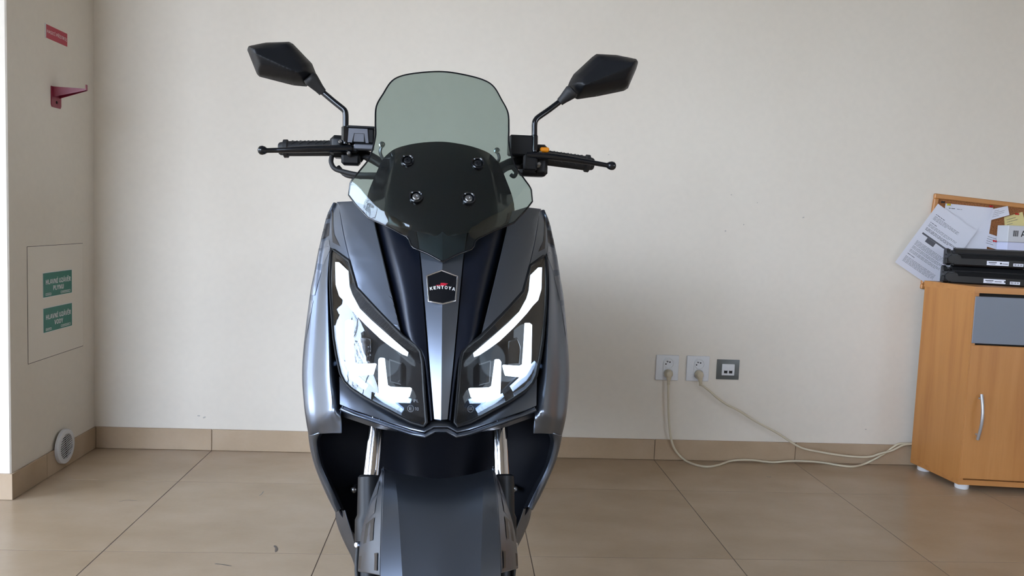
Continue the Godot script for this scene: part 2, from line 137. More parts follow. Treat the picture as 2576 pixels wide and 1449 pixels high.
# ---------------------------------------------------------------- mesh builder
class MB:
	var t := PackedVector3Array()      # corners of triangles, outside counterclockwise
	var uv := PackedVector2Array()

	func tri(a: Vector3, b: Vector3, c: Vector3) -> void:
		t.append(a); t.append(b); t.append(c)

	func quad(a: Vector3, b: Vector3, c: Vector3, d: Vector3) -> void:
		tri(a, b, c); tri(a, c, d)

	func quad_uv(a: Vector3, b: Vector3, c: Vector3, d: Vector3, r := Rect2(0, 0, 1, 1)) -> void:
		# a lower left, b lower right, c upper right, d upper left
		quad(a, b, c, d)
		var u0 := r.position.x; var u1 := r.end.x; var v0 := r.position.y; var v1 := r.end.y
		for p in [Vector2(u0, v1), Vector2(u1, v1), Vector2(u1, v0), Vector2(u0, v1), Vector2(u1, v0), Vector2(u0, v0)]:
			uv.append(p)

	func xf(tr: Transform3D, from := 0) -> void:
		for i in range(from, t.size()):
			t[i] = tr * t[i]

	func add(o: MB, tr := Transform3D.IDENTITY) -> void:
		for p in o.t:
			t.append(tr * p)

	# a box with chamfered edges
	func box(lo: Vector3, hi: Vector3, ch := 0.0) -> void:
		var c := (lo + hi) * 0.5
		var h := (hi - lo) * 0.5
		var k: float = minf(ch, minf(h.x, minf(h.y, h.z)) * 0.49)
		if k <= 0.0:
			for ax in 3:
				for s in [-1.0, 1.0]:
					face(c, h, ax, s, 0.0)
			return
		for ax in 3:
			for s in [-1.0, 1.0]:
				face(c, h, ax, s, k)
		for ax in 3:                       # edges along ax
			var b := (ax + 1) % 3
			var d := (ax + 2) % 3
			for sb in [-1.0, 1.0]:
				for sd in [-1.0, 1.0]:
					var p := Vector3(); var q := Vector3(); var r := Vector3(); var w := Vector3()
					p[ax] = -h[ax] + k; p[b] = sb * h[b]; p[d] = sd * (h[d] - k)
					q = p; q[ax] = h[ax] - k
					w[ax] = -h[ax] + k; w[b] = sb * (h[b] - k); w[d] = sd * h[d]
					r = w; r[ax] = h[ax] - k
					out_quad(c + p, c + q, c + r, c + w, c)
		for sx in [-1.0, 1.0]:
			for sy in [-1.0, 1.0]:
				for sz in [-1.0, 1.0]:
					var s3 := Vector3(sx, sy, sz)
					var a := c + s3 * (h - Vector3(0, k, k))
					var b2 := c + s3 * (h - Vector3(k, 0, k))
					var d2 := c + s3 * (h - Vector3(k, k, 0))
					if (b2 - a).cross(d2 - a).dot(s3) < 0:
						tri(a, d2, b2)
					else:
						tri(a, b2, d2)

	func face(c: Vector3, h: Vector3, ax: int, s: float, k: float) -> void:
		var b := (ax + 1) % 3
		var d := (ax + 2) % 3
		var p := []
		for q in [[-1, -1], [1, -1], [1, 1], [-1, 1]]:
			var v := Vector3()
			v[ax] = s * h[ax]; v[b] = q[0] * (h[b] - k); v[d] = q[1] * (h[d] - k)
			p.append(c + v)
		out_quad(p[0], p[1], p[2], p[3], c)

	func out_quad(a: Vector3, b: Vector3, c: Vector3, d: Vector3, from: Vector3) -> void:
		var n := (b - a).cross(c - a)
		if n.length_squared() < 1e-20:
			n = (c - a).cross(d - a)
		if n.dot((a + c) * 0.5 - from) < 0:
			quad(a, d, c, b)
		else:
			quad(a, b, c, d)

	# a tube along a path with a radius for each point; flat squeezes the section along "up"
	func tube(path: Array, radii: Array, seg := 12, caps := true, flat := 1.0, up := Vector3.UP) -> void:
		var n := path.size()
		var rings := []
		var side := Vector3()
		for i in n:
			var d: Vector3 = (path[mini(i + 1, n - 1)] - path[maxi(i - 1, 0)]).normalized()
			if i == 0:
				side = d.cross(up)
				if side.length() < 0.05:
					side = d.cross(Vector3.RIGHT)
				if side.length() < 0.05:
					side = d.cross(Vector3.BACK)
			side = (side - d * side.dot(d)).normalized()
			var u2 := side.cross(d).normalized()
			var ring := []
			for k in seg:
				var a := TAU * k / seg
				ring.append(path[i] + (side * cos(a) + u2 * sin(a) * flat) * radii[mini(i, radii.size() - 1)])
			rings.append(ring)
		for i in n - 1:
			for k in seg:
				var k2 := (k + 1) % seg
				quad(rings[i][k], rings[i + 1][k], rings[i + 1][k2], rings[i][k2])
		if caps:
			for k in seg:
				var k2 := (k + 1) % seg
				tri(path[0], rings[0][k], rings[0][k2])
				tri(path[n - 1], rings[n - 1][k2], rings[n - 1][k])

	# profile of [radius, height] pairs turned about the line from o along axis
	func lathe(o: Vector3, axis: Vector3, prof: Array, seg := 24, closed := false) -> void:
		var a := axis.normalized()
		var s := a.cross(Vector3.UP)
		if s.length() < 0.05:
			s = a.cross(Vector3.RIGHT)
		s = s.normalized()
		var b := a.cross(s)
		for i in prof.size() - (0 if closed else 1):
			var p = prof[i]; var q = prof[(i + 1) % prof.size()]
			for k in seg:
				var a0 := TAU * k / seg; var a1 := TAU * (k + 1) / seg
				var d0 := s * cos(a0) + b * sin(a0); var d1 := s * cos(a1) + b * sin(a1)
				quad(o + a * p[1] + d0 * p[0], o + a * p[1] + d1 * p[0], o + a * q[1] + d1 * q[0], o + a * q[1] + d0 * q[0])

	# a polygon in x, y extruded from z0 to z1
	func prism(poly: Array, z0: float, z1: float) -> void:
		var pk := PackedVector2Array(poly)
		var ix := Geometry2D.triangulate_polygon(pk)
		for i in range(0, ix.size(), 3):
			var a := pk[ix[i]]; var b := pk[ix[i + 1]]; var c := pk[ix[i + 2]]
			if (b - a).cross(c - a) < 0:
				var w := b; b = c; c = w
			tri(Vector3(a.x, a.y, z1), Vector3(b.x, b.y, z1), Vector3(c.x, c.y, z1))
			tri(Vector3(a.x, a.y, z0), Vector3(c.x, c.y, z0), Vector3(b.x, b.y, z0))
		var cw := Geometry2D.is_polygon_clockwise(pk)
		for i in pk.size():
			var a := pk[i]; var b := pk[(i + 1) % pk.size()]
			if cw:
				var w := a; a = b; b = w
			quad(Vector3(b.x, b.y, z0), Vector3(b.x, b.y, z1), Vector3(a.x, a.y, z1), Vector3(a.x, a.y, z0))

	# a sheet over a polygon in x, y whose front follows zf, with thickness behind it and a bevelled rim
	func sheet(poly: Array, zf: Callable, step: float, thick: float, bevel := 0.0) -> void:
		var pk := PackedVector2Array(poly)
		if not Geometry2D.is_polygon_clockwise(pk):
			pk.reverse()
		pk.reverse()                        # now counterclockwise
		var rim := dense(pk, step)
		var pts := PackedVector2Array()
		var z := PackedFloat32Array()
		for p in rim:
			pts.append(p); z.append(zf.call(p.x, p.y) - bevel)
		if bevel > 0:
			var ins := Geometry2D.offset_polygon(pk, -bevel)
			for one in ins:
				for p in dense(one, step):
					pts.append(p); z.append(zf.call(p.x, p.y))
		var lo := pk[0]; var hi := pk[0]
		for p in pk:
			lo = lo.min(p); hi = hi.max(p)
		var inner := Geometry2D.offset_polygon(pk, -maxf(bevel, 0.0) - step * 0.45)
		var gx := lo.x + step * 0.5
		while gx < hi.x:
			var gy := lo.y + step * 0.5
			while gy < hi.y:
				var p := Vector2(gx, gy)
				for one in inner:
					if Geometry2D.is_point_in_polygon(p, one):
						pts.append(p + Vector2(sin(gx * 913.0 + gy * 411.0), cos(gx * 517.0 - gy * 733.0)) * step * 0.04); z.append(zf.call(p.x, p.y))
						break
				gy += step
			gx += step
		var ix := Geometry2D.triangulate_delaunay(pts)
		for i in range(0, ix.size(), 3):
			var a := ix[i]; var b := ix[i + 1]; var c := ix[i + 2]
			if not Geometry2D.is_point_in_polygon((pts[a] + pts[b] + pts[c]) / 3.0, pk):
				continue
			if (pts[b] - pts[a]).cross(pts[c] - pts[a]) < 0:
				var w := b; b = c; c = w
			var va := Vector3(pts[a].x, pts[a].y, z[a]); var vb := Vector3(pts[b].x, pts[b].y, z[b]); var vc := Vector3(pts[c].x, pts[c].y, z[c])
			tri(va, vb, vc)
			if thick > 0:
				var d := Vector3(0, 0, thick)
				tri(va - d, vc - d, vb - d)
		if thick > 0:
			for i in rim.size():
				var p := rim[i]; var r := rim[(i + 1) % rim.size()]
				var zp: float = zf.call(p.x, p.y) - bevel; var zr: float = zf.call(r.x, r.y) - bevel
				quad(Vector3(p.x, p.y, zp - thick), Vector3(r.x, r.y, zr - thick), Vector3(r.x, r.y, zr), Vector3(p.x, p.y, zp))

	static func dense(pk: PackedVector2Array, step: float) -> PackedVector2Array:
		var o := PackedVector2Array()
		for i in pk.size():
			var a := pk[i]; var b := pk[(i + 1) % pk.size()]
			var n := maxi(1, int(ceil(a.distance_to(b) / step)))
			for k in n:
				o.append(a.lerp(b, float(k) / n))
		return o

	# a panel through a net of points, rows from top to bottom, with a bevelled rim and a back
	func panel(rows: Array, nu: int, nv: int, thick: float, bevel := 0.0, smooth_u := true, smooth_v := true, at_top := true, at_bottom := true) -> void:
		var g := []
		for r in rows:
			g.append(MB.curve(r, nu, smooth_u))
		var cols := []
		for j in g[0].size():
			var c := []
			for r in g:
				c.append(r[j])
			cols.append(MB.curve(c, nv, smooth_v))
		var a := []
		for i in cols[0].size():
			var r := []
			for c in cols:
				r.append(c[i])
			a.append(r)
		var n0 := MB.net_normals(a)
		if bevel > 0:
			var e := []
			var h := a.size(); var w: int = a[0].size()
			for i in h:
				var row = a[i]
				var out := [row[0] - n0[i][0] * bevel, row[0].move_toward(row[1], bevel)]
				for j in range(1, w - 1):
					out.append(row[j])
				out.append(row[w - 1].move_toward(row[w - 2], bevel)); out.append(row[w - 1] - n0[i][w - 1] * bevel)
				e.append(out)
			var nn := MB.net_normals(e)
			var top := []; var bot := []
			var w2: int = e[0].size()
			for j in w2:
				top.append(e[0][j].move_toward(e[1][j], bevel)); bot.append(e[h - 1][j].move_toward(e[h - 2][j], bevel))
				if at_top:
					e[0][j] -= nn[0][j] * bevel
				if at_bottom:
					e[h - 1][j] -= nn[h - 1][j] * bevel
			if at_top:
				e.insert(1, top)
			if at_bottom:
				e.insert(e.size() - 1, bot)
			a = e
		var n := MB.net_normals(a)
		var hh := a.size(); var ww: int = a[0].size()
		for i in hh - 1:
			for j in ww - 1:
				quad(a[i + 1][j], a[i + 1][j + 1], a[i][j + 1], a[i][j])
				if thick > 0:
					quad(a[i][j] - n[i][j] * thick, a[i][j + 1] - n[i][j + 1] * thick, a[i + 1][j + 1] - n[i + 1][j + 1] * thick, a[i + 1][j] - n[i + 1][j] * thick)
		if thick > 0:
			for i in hh - 1:
				for j in [0, ww - 1]:
					quad(a[i][j], a[i + 1][j], a[i + 1][j] - n[i + 1][j] * thick, a[i][j] - n[i][j] * thick)
			for j in ww - 1:
				for i in [0, hh - 1]:
					quad(a[i][j], a[i][j + 1], a[i][j + 1] - n[i][j + 1] * thick, a[i][j] - n[i][j] * thick)

	static func net_normals(a: Array) -> Array:
		var out := []
		var h := a.size(); var w: int = a[0].size()
		var mean := Vector3()
		for i in h:
			var r := []
			for j in w:
				var du: Vector3 = a[i][mini(j + 1, w - 1)] - a[i][maxi(j - 1, 0)]
				var dv: Vector3 = a[mini(i + 1, h - 1)][j] - a[maxi(i - 1, 0)][j]
				var n := du.cross(dv).normalized()
				mean += n
				r.append(n)
			out.append(r)
		if mean.z < 0:
			for r in out:
				for j in w:
					r[j] = -r[j]
		return out

	static func curve(p: Array, n: int, smooth: bool) -> Array:
		var o := []
		for i in p.size() - 1:
			var a = p[maxi(i - 1, 0)]; var b = p[i]; var c = p[i + 1]; var d = p[mini(i + 2, p.size() - 1)]
			for k in n:
				var f := float(k) / n
				o.append(b.cubic_interpolate(c, a, d, f) if smooth else b.lerp(c, f))
		o.append(p[p.size() - 1])
		return o

	func mesh(crease := 35.0) -> ArrayMesh:
		var m := t.size() / 3
		var fn := PackedVector3Array()
		var at := {}
		for i in m:
			var n := (t[i * 3 + 1] - t[i * 3]).cross(t[i * 3 + 2] - t[i * 3])
			fn.append(n)
			for k in 3:
				var key := Vector3i((t[i * 3 + k] * 50000.0).round())
				if at.has(key):
					at[key].append(i)
				else:
					at[key] = [i]
		var lim := cos(deg_to_rad(crease))
		var nv := PackedVector3Array(); var nn := PackedVector3Array(); var nu := PackedVector2Array()
		var has_uv := uv.size() == t.size()
		for i in m:
			if fn[i].length_squared() < 1e-22:
				continue
			var own := fn[i].normalized()
			for k in [0, 2, 1]:
				var v := t[i * 3 + k]
				var s := Vector3()
				for f in at[Vector3i((v * 50000.0).round())]:
					var l := fn[f].length()
					if l > 1e-12 and fn[f].dot(own) > lim * l:
						s += fn[f]
				nv.append(v); nn.append(s.normalized() if s.length() > 1e-14 else own)
				if has_uv:
					nu.append(uv[i * 3 + k])
		var arr := []
		arr.resize(Mesh.ARRAY_MAX)
		arr[Mesh.ARRAY_VERTEX] = nv; arr[Mesh.ARRAY_NORMAL] = nn
		if has_uv:
			arr[Mesh.ARRAY_TEX_UV] = nu
		var am := ArrayMesh.new()
		am.add_surface_from_arrays(Mesh.PRIMITIVE_TRIANGLES, arr)
		return am


# ---------------------------------------------------------------- nodes
func numbered(called: String) -> String:
	names[called] = names.get(called, -1) + 1
	return called if names[called] == 0 else "%s_%03d" % [called, names[called]]

func obj(called: String, mb: MB, m: Material, parent: Node = null, crease := 35.0) -> MeshInstance3D:
	return put(called, mb.mesh(crease), m, parent)

func put(called: String, mesh: Mesh, m: Material, parent: Node = null) -> MeshInstance3D:
	var o := MeshInstance3D.new()
	o.name = called if parent else numbered(called)
	o.mesh = mesh
	o.material_override = m
	(parent if parent else self).add_child(o, true)
	return o

func tag(o: Node, label: String, category: String, group := "") -> Node:
	o.set_meta("label", label); o.set_meta("category", category)
	if group:
		o.set_meta("group", group)
	return o

func thing(called: String, label: String, category: String, at := Vector3.ZERO, group := "") -> Node3D:
	var o := Node3D.new()
	o.name = numbered(called)
	add_child(o)
	o.position = at
	tag(o, label, category, group)
	return o

func structure(o: Node, label := "") -> Node:
	o.set_meta("kind", "structure")
	if label:
		o.set_meta("label", label)
	return o

func mat(c: Color, rough: float, metal := 0.0, spec := 0.5) -> StandardMaterial3D:
	var m := StandardMaterial3D.new()
	m.albedo_color = c; m.roughness = rough; m.metallic = metal; m.metallic_specular = spec
	return m

func noise_tex(seed_: int, freq: float, stops: Array, octaves := 4, size := 512, in_colour := true) -> ImageTexture:
	var n := FastNoiseLite.new()
	n.seed = seed_; n.frequency = freq; n.fractal_octaves = octaves; n.noise_type = FastNoiseLite.TYPE_SIMPLEX_SMOOTH
	var src := n.get_image(size, size)
	src.convert(Image.FORMAT_L8)
	var lut := []
	for i in 256:
		var f := i / 255.0
		var c: Color = stops[stops.size() - 1][1]
		for k in stops.size() - 1:
			if f <= stops[k + 1][0]:
				c = stops[k][1].lerp(stops[k + 1][1], clampf((f - stops[k][0]) / (stops[k + 1][0] - stops[k][0]), 0, 1))
				break
		lut.append(c.srgb_to_linear() if in_colour else c)
	var rng := RandomNumberGenerator.new()
	rng.seed = seed_
	var im := Image.create(size, size, false, Image.FORMAT_RGBF)
	var data := src.get_data()
	for y in size:
		for x in size:
			im.set_pixel(x, y, lut[data[y * size + x]] * rng.randf_range(0.985, 1.015))
	return ImageTexture.create_from_image(im)

func v3(a) -> Vector3:
	return Vector3(a[0], a[1], a[2])

func pts3(a) -> Array:
	return a.map(func(p): return Vector3(p[0], p[1], p[2]))

func pts2(a) -> Array:
	return a.map(func(p): return Vector2(p[0], p[1]))

func flip(rows: Array) -> Array:
	return rows.map(func(r): return r.map(func(p): return Vector3(-p[0], p[1], p[2])))

func flip2(poly: Array) -> Array:
	return poly.map(func(p): return Vector2(-p.x, p.y))

func net(t, side: float) -> Array:
	return t.map(func(r): return r.map(func(p): return Vector3(p[0] * -side, p[1], p[2])))

# both halves of a net whose last column lies on the middle plane
func whole(t) -> Array:
	return t.map(func(r):
		var o := []
		for p in r:
			o.append(v3(p))
		for i in range(r.size() - 2, -1, -1):
			o.append(Vector3(-r[i][0], r[i][1], r[i][2]))
		return o)

func interp(tab: Array, y: float) -> float:
	if y <= tab[0][0]:
		return tab[0][1]
	for i in tab.size() - 1:
		if y <= tab[i + 1][0]:
			return lerpf(tab[i][1], tab[i + 1][1], (y - tab[i][0]) / (tab[i + 1][0] - tab[i][0]))
	return tab[-1][1]

# smooth front profile of the bodywork and of the windscreen (scooter axes: x across, y up, z forwards)
func body_z(x: float, y: float) -> float:
	var s := 0.0
	for k in 5:
		s += interp(BODY_PROFILE, y + (k - 2) * 0.012)
	return s / 5.0 - 2.6 * x * x

func screen_z(x: float, y: float) -> float:
	var s := 0.0
	for k in 7:
		s += interp(SCREEN_PROFILE, y + (k - 3) * 0.02)
	return s / 7.0 - 1.9 * x * x

func text_mb(txt: String, height: float, depth: float, font_name := "Droid Sans", bold := false) -> MB:
	var f := SystemFont.new()
	f.font_names = PackedStringArray([font_name])
	if bold:
		f.font_weight = 700
	var tm := TextMesh.new()
	tm.text = txt; tm.font = f; tm.font_size = 64; tm.depth = 0.0
	tm.pixel_size = height / 46.0; tm.curve_step = 2.0
	var mb := MB.new()
	var arr := tm.surface_get_arrays(0) if tm.get_surface_count() else []
	if arr.is_empty():
		return mb
	var v: PackedVector3Array = arr[Mesh.ARRAY_VERTEX]
	var ix = arr[Mesh.ARRAY_INDEX]
	if ix == null or ix.size() == 0:
		ix = range(v.size())
	for i in range(0, ix.size(), 3):
		var a := v[ix[i]]; var b := v[ix[i + 1]]; var c := v[ix[i + 2]]
		if (b - a).cross(c - a).z < 0:
			mb.tri(a, c, b)
		else:
			mb.tri(a, b, c)
	for i in mb.t.size():
		mb.t[i].z = depth
	return mb

func text_box(mb: MB) -> AABB:
	var b := AABB(mb.t[0], Vector3.ZERO)
	for p in mb.t:
		b = b.expand(p)
	return b

# text fitted to a width and height about the origin
func fitted(txt: String, w: float, h: float, bold := false, font_name := "Droid Sans") -> MB:
	var mb := text_mb(txt, h, 0.0, font_name, bold)
	if mb.t.is_empty():
		return mb
	var b := text_box(mb)
	var c := b.get_center()
	for i in mb.t.size():
		var p := mb.t[i] - c
		mb.t[i] = Vector3(p.x * w / maxf(b.size.x, 1e-6), p.y * h / maxf(b.size.y, 1e-6), 0)
	return mb


# ================================================================ the scene
func _ready() -> void:
	# ---- camera
	var cam := Camera3D.new()
	cam.name = "camera"
	add_child(cam)
	cam.transform = Transform3D(CAMERA_BASIS, CAMERA_AT)
	cam.fov = CAMERA_FOV
	cam.near = 0.05
	cam.far = 60.0
	cam.current = true

	# ---- sky and exposure: overcast daylight
	var sky_m := ProceduralSkyMaterial.new()
	sky_m.sky_top_color = Color(0.76, 0.84, 0.96)
	sky_m.sky_horizon_color = Color(0.90, 0.935, 0.98)
	sky_m.ground_bottom_color = Color(0.42, 0.41, 0.40)
	sky_m.ground_horizon_color = Color(0.52, 0.52, 0.52)
	sky_m.sun_angle_max = 0.0
	sky_m.sky_energy_multiplier = 4.6
	sky_m.ground_energy_multiplier = 3.0
	var sky := Sky.new()
	sky.sky_material = sky_m
	var env := Environment.new()
	env.background_mode = Environment.BG_SKY
	env.sky = sky
	env.tonemap_mode = Environment.TONE_MAPPER_LINEAR
	env.tonemap_exposure = 0.515
	env.sdfgi_enabled = true
	env.ssao_enabled = true
	env.ssil_enabled = true
	var we := WorldEnvironment.new()
	we.name = "environment"
	we.environment = env
	add_child(we)

	make_materials()
	make_room()
	make_scooter()
	make_wall_things()
	make_cabinet()


func make_materials() -> void:
	var wall := mat(Color(1, 1, 1), 0.85)
	wall.albedo_texture = noise_tex(3, 0.012, [[0.0, Color(0.862, 0.824, 0.765)], [0.5, Color(0.875, 0.839, 0.782)], [1.0, Color(0.885, 0.851, 0.796)]], 4)
	wall.uv1_triplanar = true; wall.uv1_world_triplanar = true; wall.uv1_scale = Vector3.ONE * 0.14; wall.uv1_offset = Vector3(0.5, 0.1, 0.3)
	M.wall = wall
	for k in 3:
		var t := mat(Color(1, 1, 1), 0.27, 0.0, 0.4)
		var b: float = [0.0, 0.006, -0.006][k]
		t.albedo_texture = noise_tex(20 + k, 0.018, [[0.0, Color(0.65 + b, 0.558 + b, 0.45 + b)], [0.5, Color(0.682 + b, 0.592 + b, 0.486 + b)], [1.0, Color(0.71 + b, 0.623 + b, 0.525 + b)]], 6, 1024)
		t.uv1_triplanar = true; t.uv1_world_triplanar = true; t.uv1_scale = Vector3(0.14, 0.14, 0.22); t.uv1_offset = Vector3(0.43 + k * 0.07, 0.3, 0.2 + k * 0.17)
		M["tile%d" % k] = t
	M.wall_warm = mat(Color(0.89, 0.84, 0.77), 0.8)
	M.grout = mat(Color(0.40, 0.34, 0.29), 0.9)
	M.ceiling = mat(Color(0.66, 0.69, 0.74), 0.9)
	M.frame_white = mat(Color(0.8, 0.8, 0.8), 0.4)
	var glass := mat(Color(0.1, 0.12, 0.12, 0.02), 0.02)
	glass.transparency = BaseMaterial3D.TRANSPARENCY_ALPHA
	M.glass = glass
	# scooter
	var paint := mat(Color(0.455, 0.482, 0.53), 0.31, 0.95)
	M.paint = paint
	M.decal_dark = mat(Color(0.32, 0.315, 0.32), 0.34, 0.9)
	M.decal_light = mat(Color(0.54, 0.56, 0.60), 0.31, 0.95)
	M.stripe = mat(Color(0.07, 0.09, 0.14), 0.32, 0.35)
	M.plastic = mat(Color(0.09, 0.095, 0.105), 0.40, 0.0, 0.35)
	M.gloss_black = mat(Color(0.04, 0.05, 0.07), 0.10)
	M.rubber = mat(Color(0.11, 0.11, 0.115), 0.6)
	M.matte_black = mat(Color(0.055, 0.065, 0.095), 0.5, 0.0, 0.3)
	M.chrome = mat(Color(0.82, 0.82, 0.83), 0.10, 1.0)
	M.steel = mat(Color(0.66, 0.66, 0.66), 0.28, 1.0)
	M.alloy = mat(Color(0.50, 0.50, 0.51), 0.40, 0.9)
	var scr := mat(Color(0.72, 0.79, 0.78, 0.0), 0.02)
	scr.refraction_enabled = true; scr.refraction_scale = 0.05
	M.screen = scr
	var lens := mat(Color(0.05, 0.06, 0.08, 0.01), 0.02)
	lens.transparency = BaseMaterial3D.TRANSPARENCY_ALPHA
	M.lens = lens
	var led := mat(Color(0.9, 0.95, 1.0), 0.3)
	led.emission_enabled = true; led.emission = Color(0.86, 0.93, 1.0); led.emission_energy_multiplier = 5.0
	M.led = led
	var led2 := mat(Color(0.9, 0.95, 1.0), 0.2)
	led2.emission_enabled = true; led2.emission = Color(0.66, 0.80, 1.0); led2.emission_energy_multiplier = 1.0
	M.led_soft = led2
	M.lens_mark = mat(Color(0.55, 0.58, 0.62), 0.3)
	var band := mat(Color(0.09, 0.095, 0.11), 0.3)
	M.band = band
	M.white_plastic = mat(Color(0.86, 0.86, 0.86), 0.22)
	M.letter_white = mat(Color(0.9, 0.9, 0.9), 0.4)
	M.red_badge = mat(Color(0.72, 0.12, 0.2), 0.35)
	M.yellow = mat(Color(0.86, 0.52, 0.05), 0.4)
	M.mirror = mat(Color(0.85, 0.86, 0.87), 0.02, 1.0)
	# fittings
	M.red_sign = mat(Color(0.66, 0.13, 0.22), 0.45)
	M.red_metal = mat(Color(0.50, 0.10, 0.20), 0.40)
	M.green_sign = mat(Color(0.03, 0.42, 0.36), 0.45)
	M.panel_white = mat(Color(0.885, 0.852, 0.798), 0.6)
	M.dark_gap = mat(Color(0.12, 0.11, 0.10), 0.9)
	M.grey_frame = mat(Color(0.36, 0.37, 0.36), 0.35, 0.2)
	M.cord = mat(Color(0.80, 0.755, 0.655), 0.4)
	M.plug = mat(Color(0.76, 0.71, 0.61), 0.3)
	var wood := mat(Color(1, 1, 1), 0.38)
	wood.albedo_texture = noise_tex(61, 0.030, [[0.0, Color(0.66, 0.43, 0.225)], [0.4, Color(0.72, 0.49, 0.265)], [0.7, Color(0.745, 0.515, 0.29)], [1.0, Color(0.69, 0.46, 0.245)]], 5)
	wood.uv1_triplanar = true; wood.uv1_scale = Vector3(1.1, 0.07, 1.1)
	M.wood = wood
	var wood2: StandardMaterial3D = wood.duplicate()
	wood2.uv1_scale = Vector3(0.08, 1.3, 1.3)
	M.wood_across = wood2
	M.drawer_grey = mat(Color(0.47, 0.49, 0.53), 0.42, 0.15)
	var cork := mat(Color(1, 1, 1), 0.9)
	cork.albedo_texture = noise_tex(71, 0.20, [[0.0, Color(0.42, 0.25, 0.13)], [0.5, Color(0.58, 0.37, 0.21)], [1.0, Color(0.68, 0.46, 0.28)]], 4)
	cork.uv1_triplanar = true; cork.uv1_scale = Vector3.ONE * 1.4
	M.cork = cork
	M.paper = mat(Color(0.86, 0.86, 0.89), 0.8)
	M.paper_yellow = mat(Color(0.86, 0.80, 0.56), 0.8)
	M.carton = mat(Color(0.80, 0.80, 0.81), 0.6)
	M.carton_blue = mat(Color(0.82, 0.83, 0.92), 0.6)
	M.toner = mat(Color(0.075, 0.075, 0.08), 0.32)
	M.toner_rough = mat(Color(0.10, 0.10, 0.105), 0.5)
	M.yellow_pin = mat(Color(0.85, 0.78, 0.12), 0.35)
	M.red_pin = mat(Color(0.75, 0.10, 0.10), 0.35)
	M.print_grey = mat(Color(0.36, 0.36, 0.38), 0.9)
	M.reservoir = mat(Color(0.42, 0.43, 0.46), 0.45, 0.6)
	M.handle = mat(Color(0.74, 0.74, 0.75), 0.30, 0.55)
	M.scuff = mat(Color(0.42, 0.38, 0.34), 0.8)
	M.scuff_light = mat(Color(0.70, 0.675, 0.64), 0.85)
	M.ink = mat(Color(0.12, 0.12, 0.13), 0.8)


# ---------------------------------------------------------------- room
const XL := -1.423        # the side face of the pillar
const ZP := 0.596         # the front face of the pillar
const X_LEFT := -5.6
const X_RIGHT := 4.2
const Z_FRONT := 6.2
const Y_TOP := 3.7

func make_room() -> void:
	var b := MB.new()
	b.box(Vector3(XL - 0.1, -0.1, -0.2), Vector3(X_RIGHT + 0.2, Y_TOP, 0.0))
	var wb := structure(obj("wall_back", b, M.wall))
	for q in WALL_MARKS:
		b = MB.new()
		b.lathe(Vector3(q[0], q[1], 0.0), Vector3(0, 0, 1), [[0.0, 0.0003], [0.7, 0.0003], [1.0, 0.0]], 10)
		for i in b.t.size():
			b.t[i] = Vector3(q[0], q[1], 0) + Vector3((b.t[i].x - q[0]) * q[2] + (b.t[i].y - q[1]) * q[4], (b.t[i].y - q[1]) * q[3], b.t[i].z)
		obj("smudge", b, M.scuff_light, wb, 60)
	b = MB.new()
	b.box(Vector3(X_LEFT - 0.2, -0.1, -0.2), Vector3(XL, Y_TOP, ZP), 0.004)
	structure(obj("wall_left", b, M.wall))
	b = MB.new()
	b.box(Vector3(X_LEFT - 0.2, Y_TOP, -0.2), Vector3(X_RIGHT + 0.2, Y_TOP + 0.2, Z_FRONT + 0.2))
	structure(obj("ceiling", b, M.ceiling))
	# front wall with a wide shop window on its left part, and a window in the left side wall
	window_wall("wall_front", "window_1", Vector3(X_LEFT - 0.2, 0, Z_FRONT), Vector3(1, 0, 0), Vector3(0, 0, 1), X_RIGHT - X_LEFT + 0.4, 0.6, 4.35, 0.25, 3.55, 3)
	window_wall("wall_side", "window_2", Vector3(X_LEFT, 0, ZP), Vector3(0, 0, 1), Vector3(-1, 0, 0), Z_FRONT - ZP, 0.5, 4.4, 0.25, 3.55, 3)
	window_wall("wall_right", "added_window_3", Vector3(X_RIGHT, 0, 0), Vector3(0, 0, 1), Vector3(1, 0, 0), Z_FRONT, 4.3, 6.0, 0.5, 2.3, 2)  # unseen window added for fill light on the pillar side and back wall
	make_floor()
	# dark lettering on the side window; the headlight mirrors it
	var po := thing("window_lettering", "dark lettering on the tall side window", "lettering", Vector3(X_LEFT - 0.088, 2.25, 2.6))
	po.rotation.y = PI / 2
	var words := [["Prodej", -0.36, 0, 0.56], ["skútrů", 0.34, 0, 0.56], ["SERVIS", -0.36, 1, 0.56], ["skútrů", 0.34, 1, 0.56], ["Vše", -0.40, 2, 0.32], ["skladem", 0.22, 2, 0.72], ["Výkup", -0.36, 3, 0.52], ["skútrů", 0.34, 3, 0.56]]
	for w in words:
		b = MB.new()
		for p in fitted(w[0], w[3], 0.18, true).t:
			b.t.append(Vector3(-p.x - w[1], p.y + 1.05 - 0.28 * w[2], 0.0))
		obj("word", b, M.ink, po)

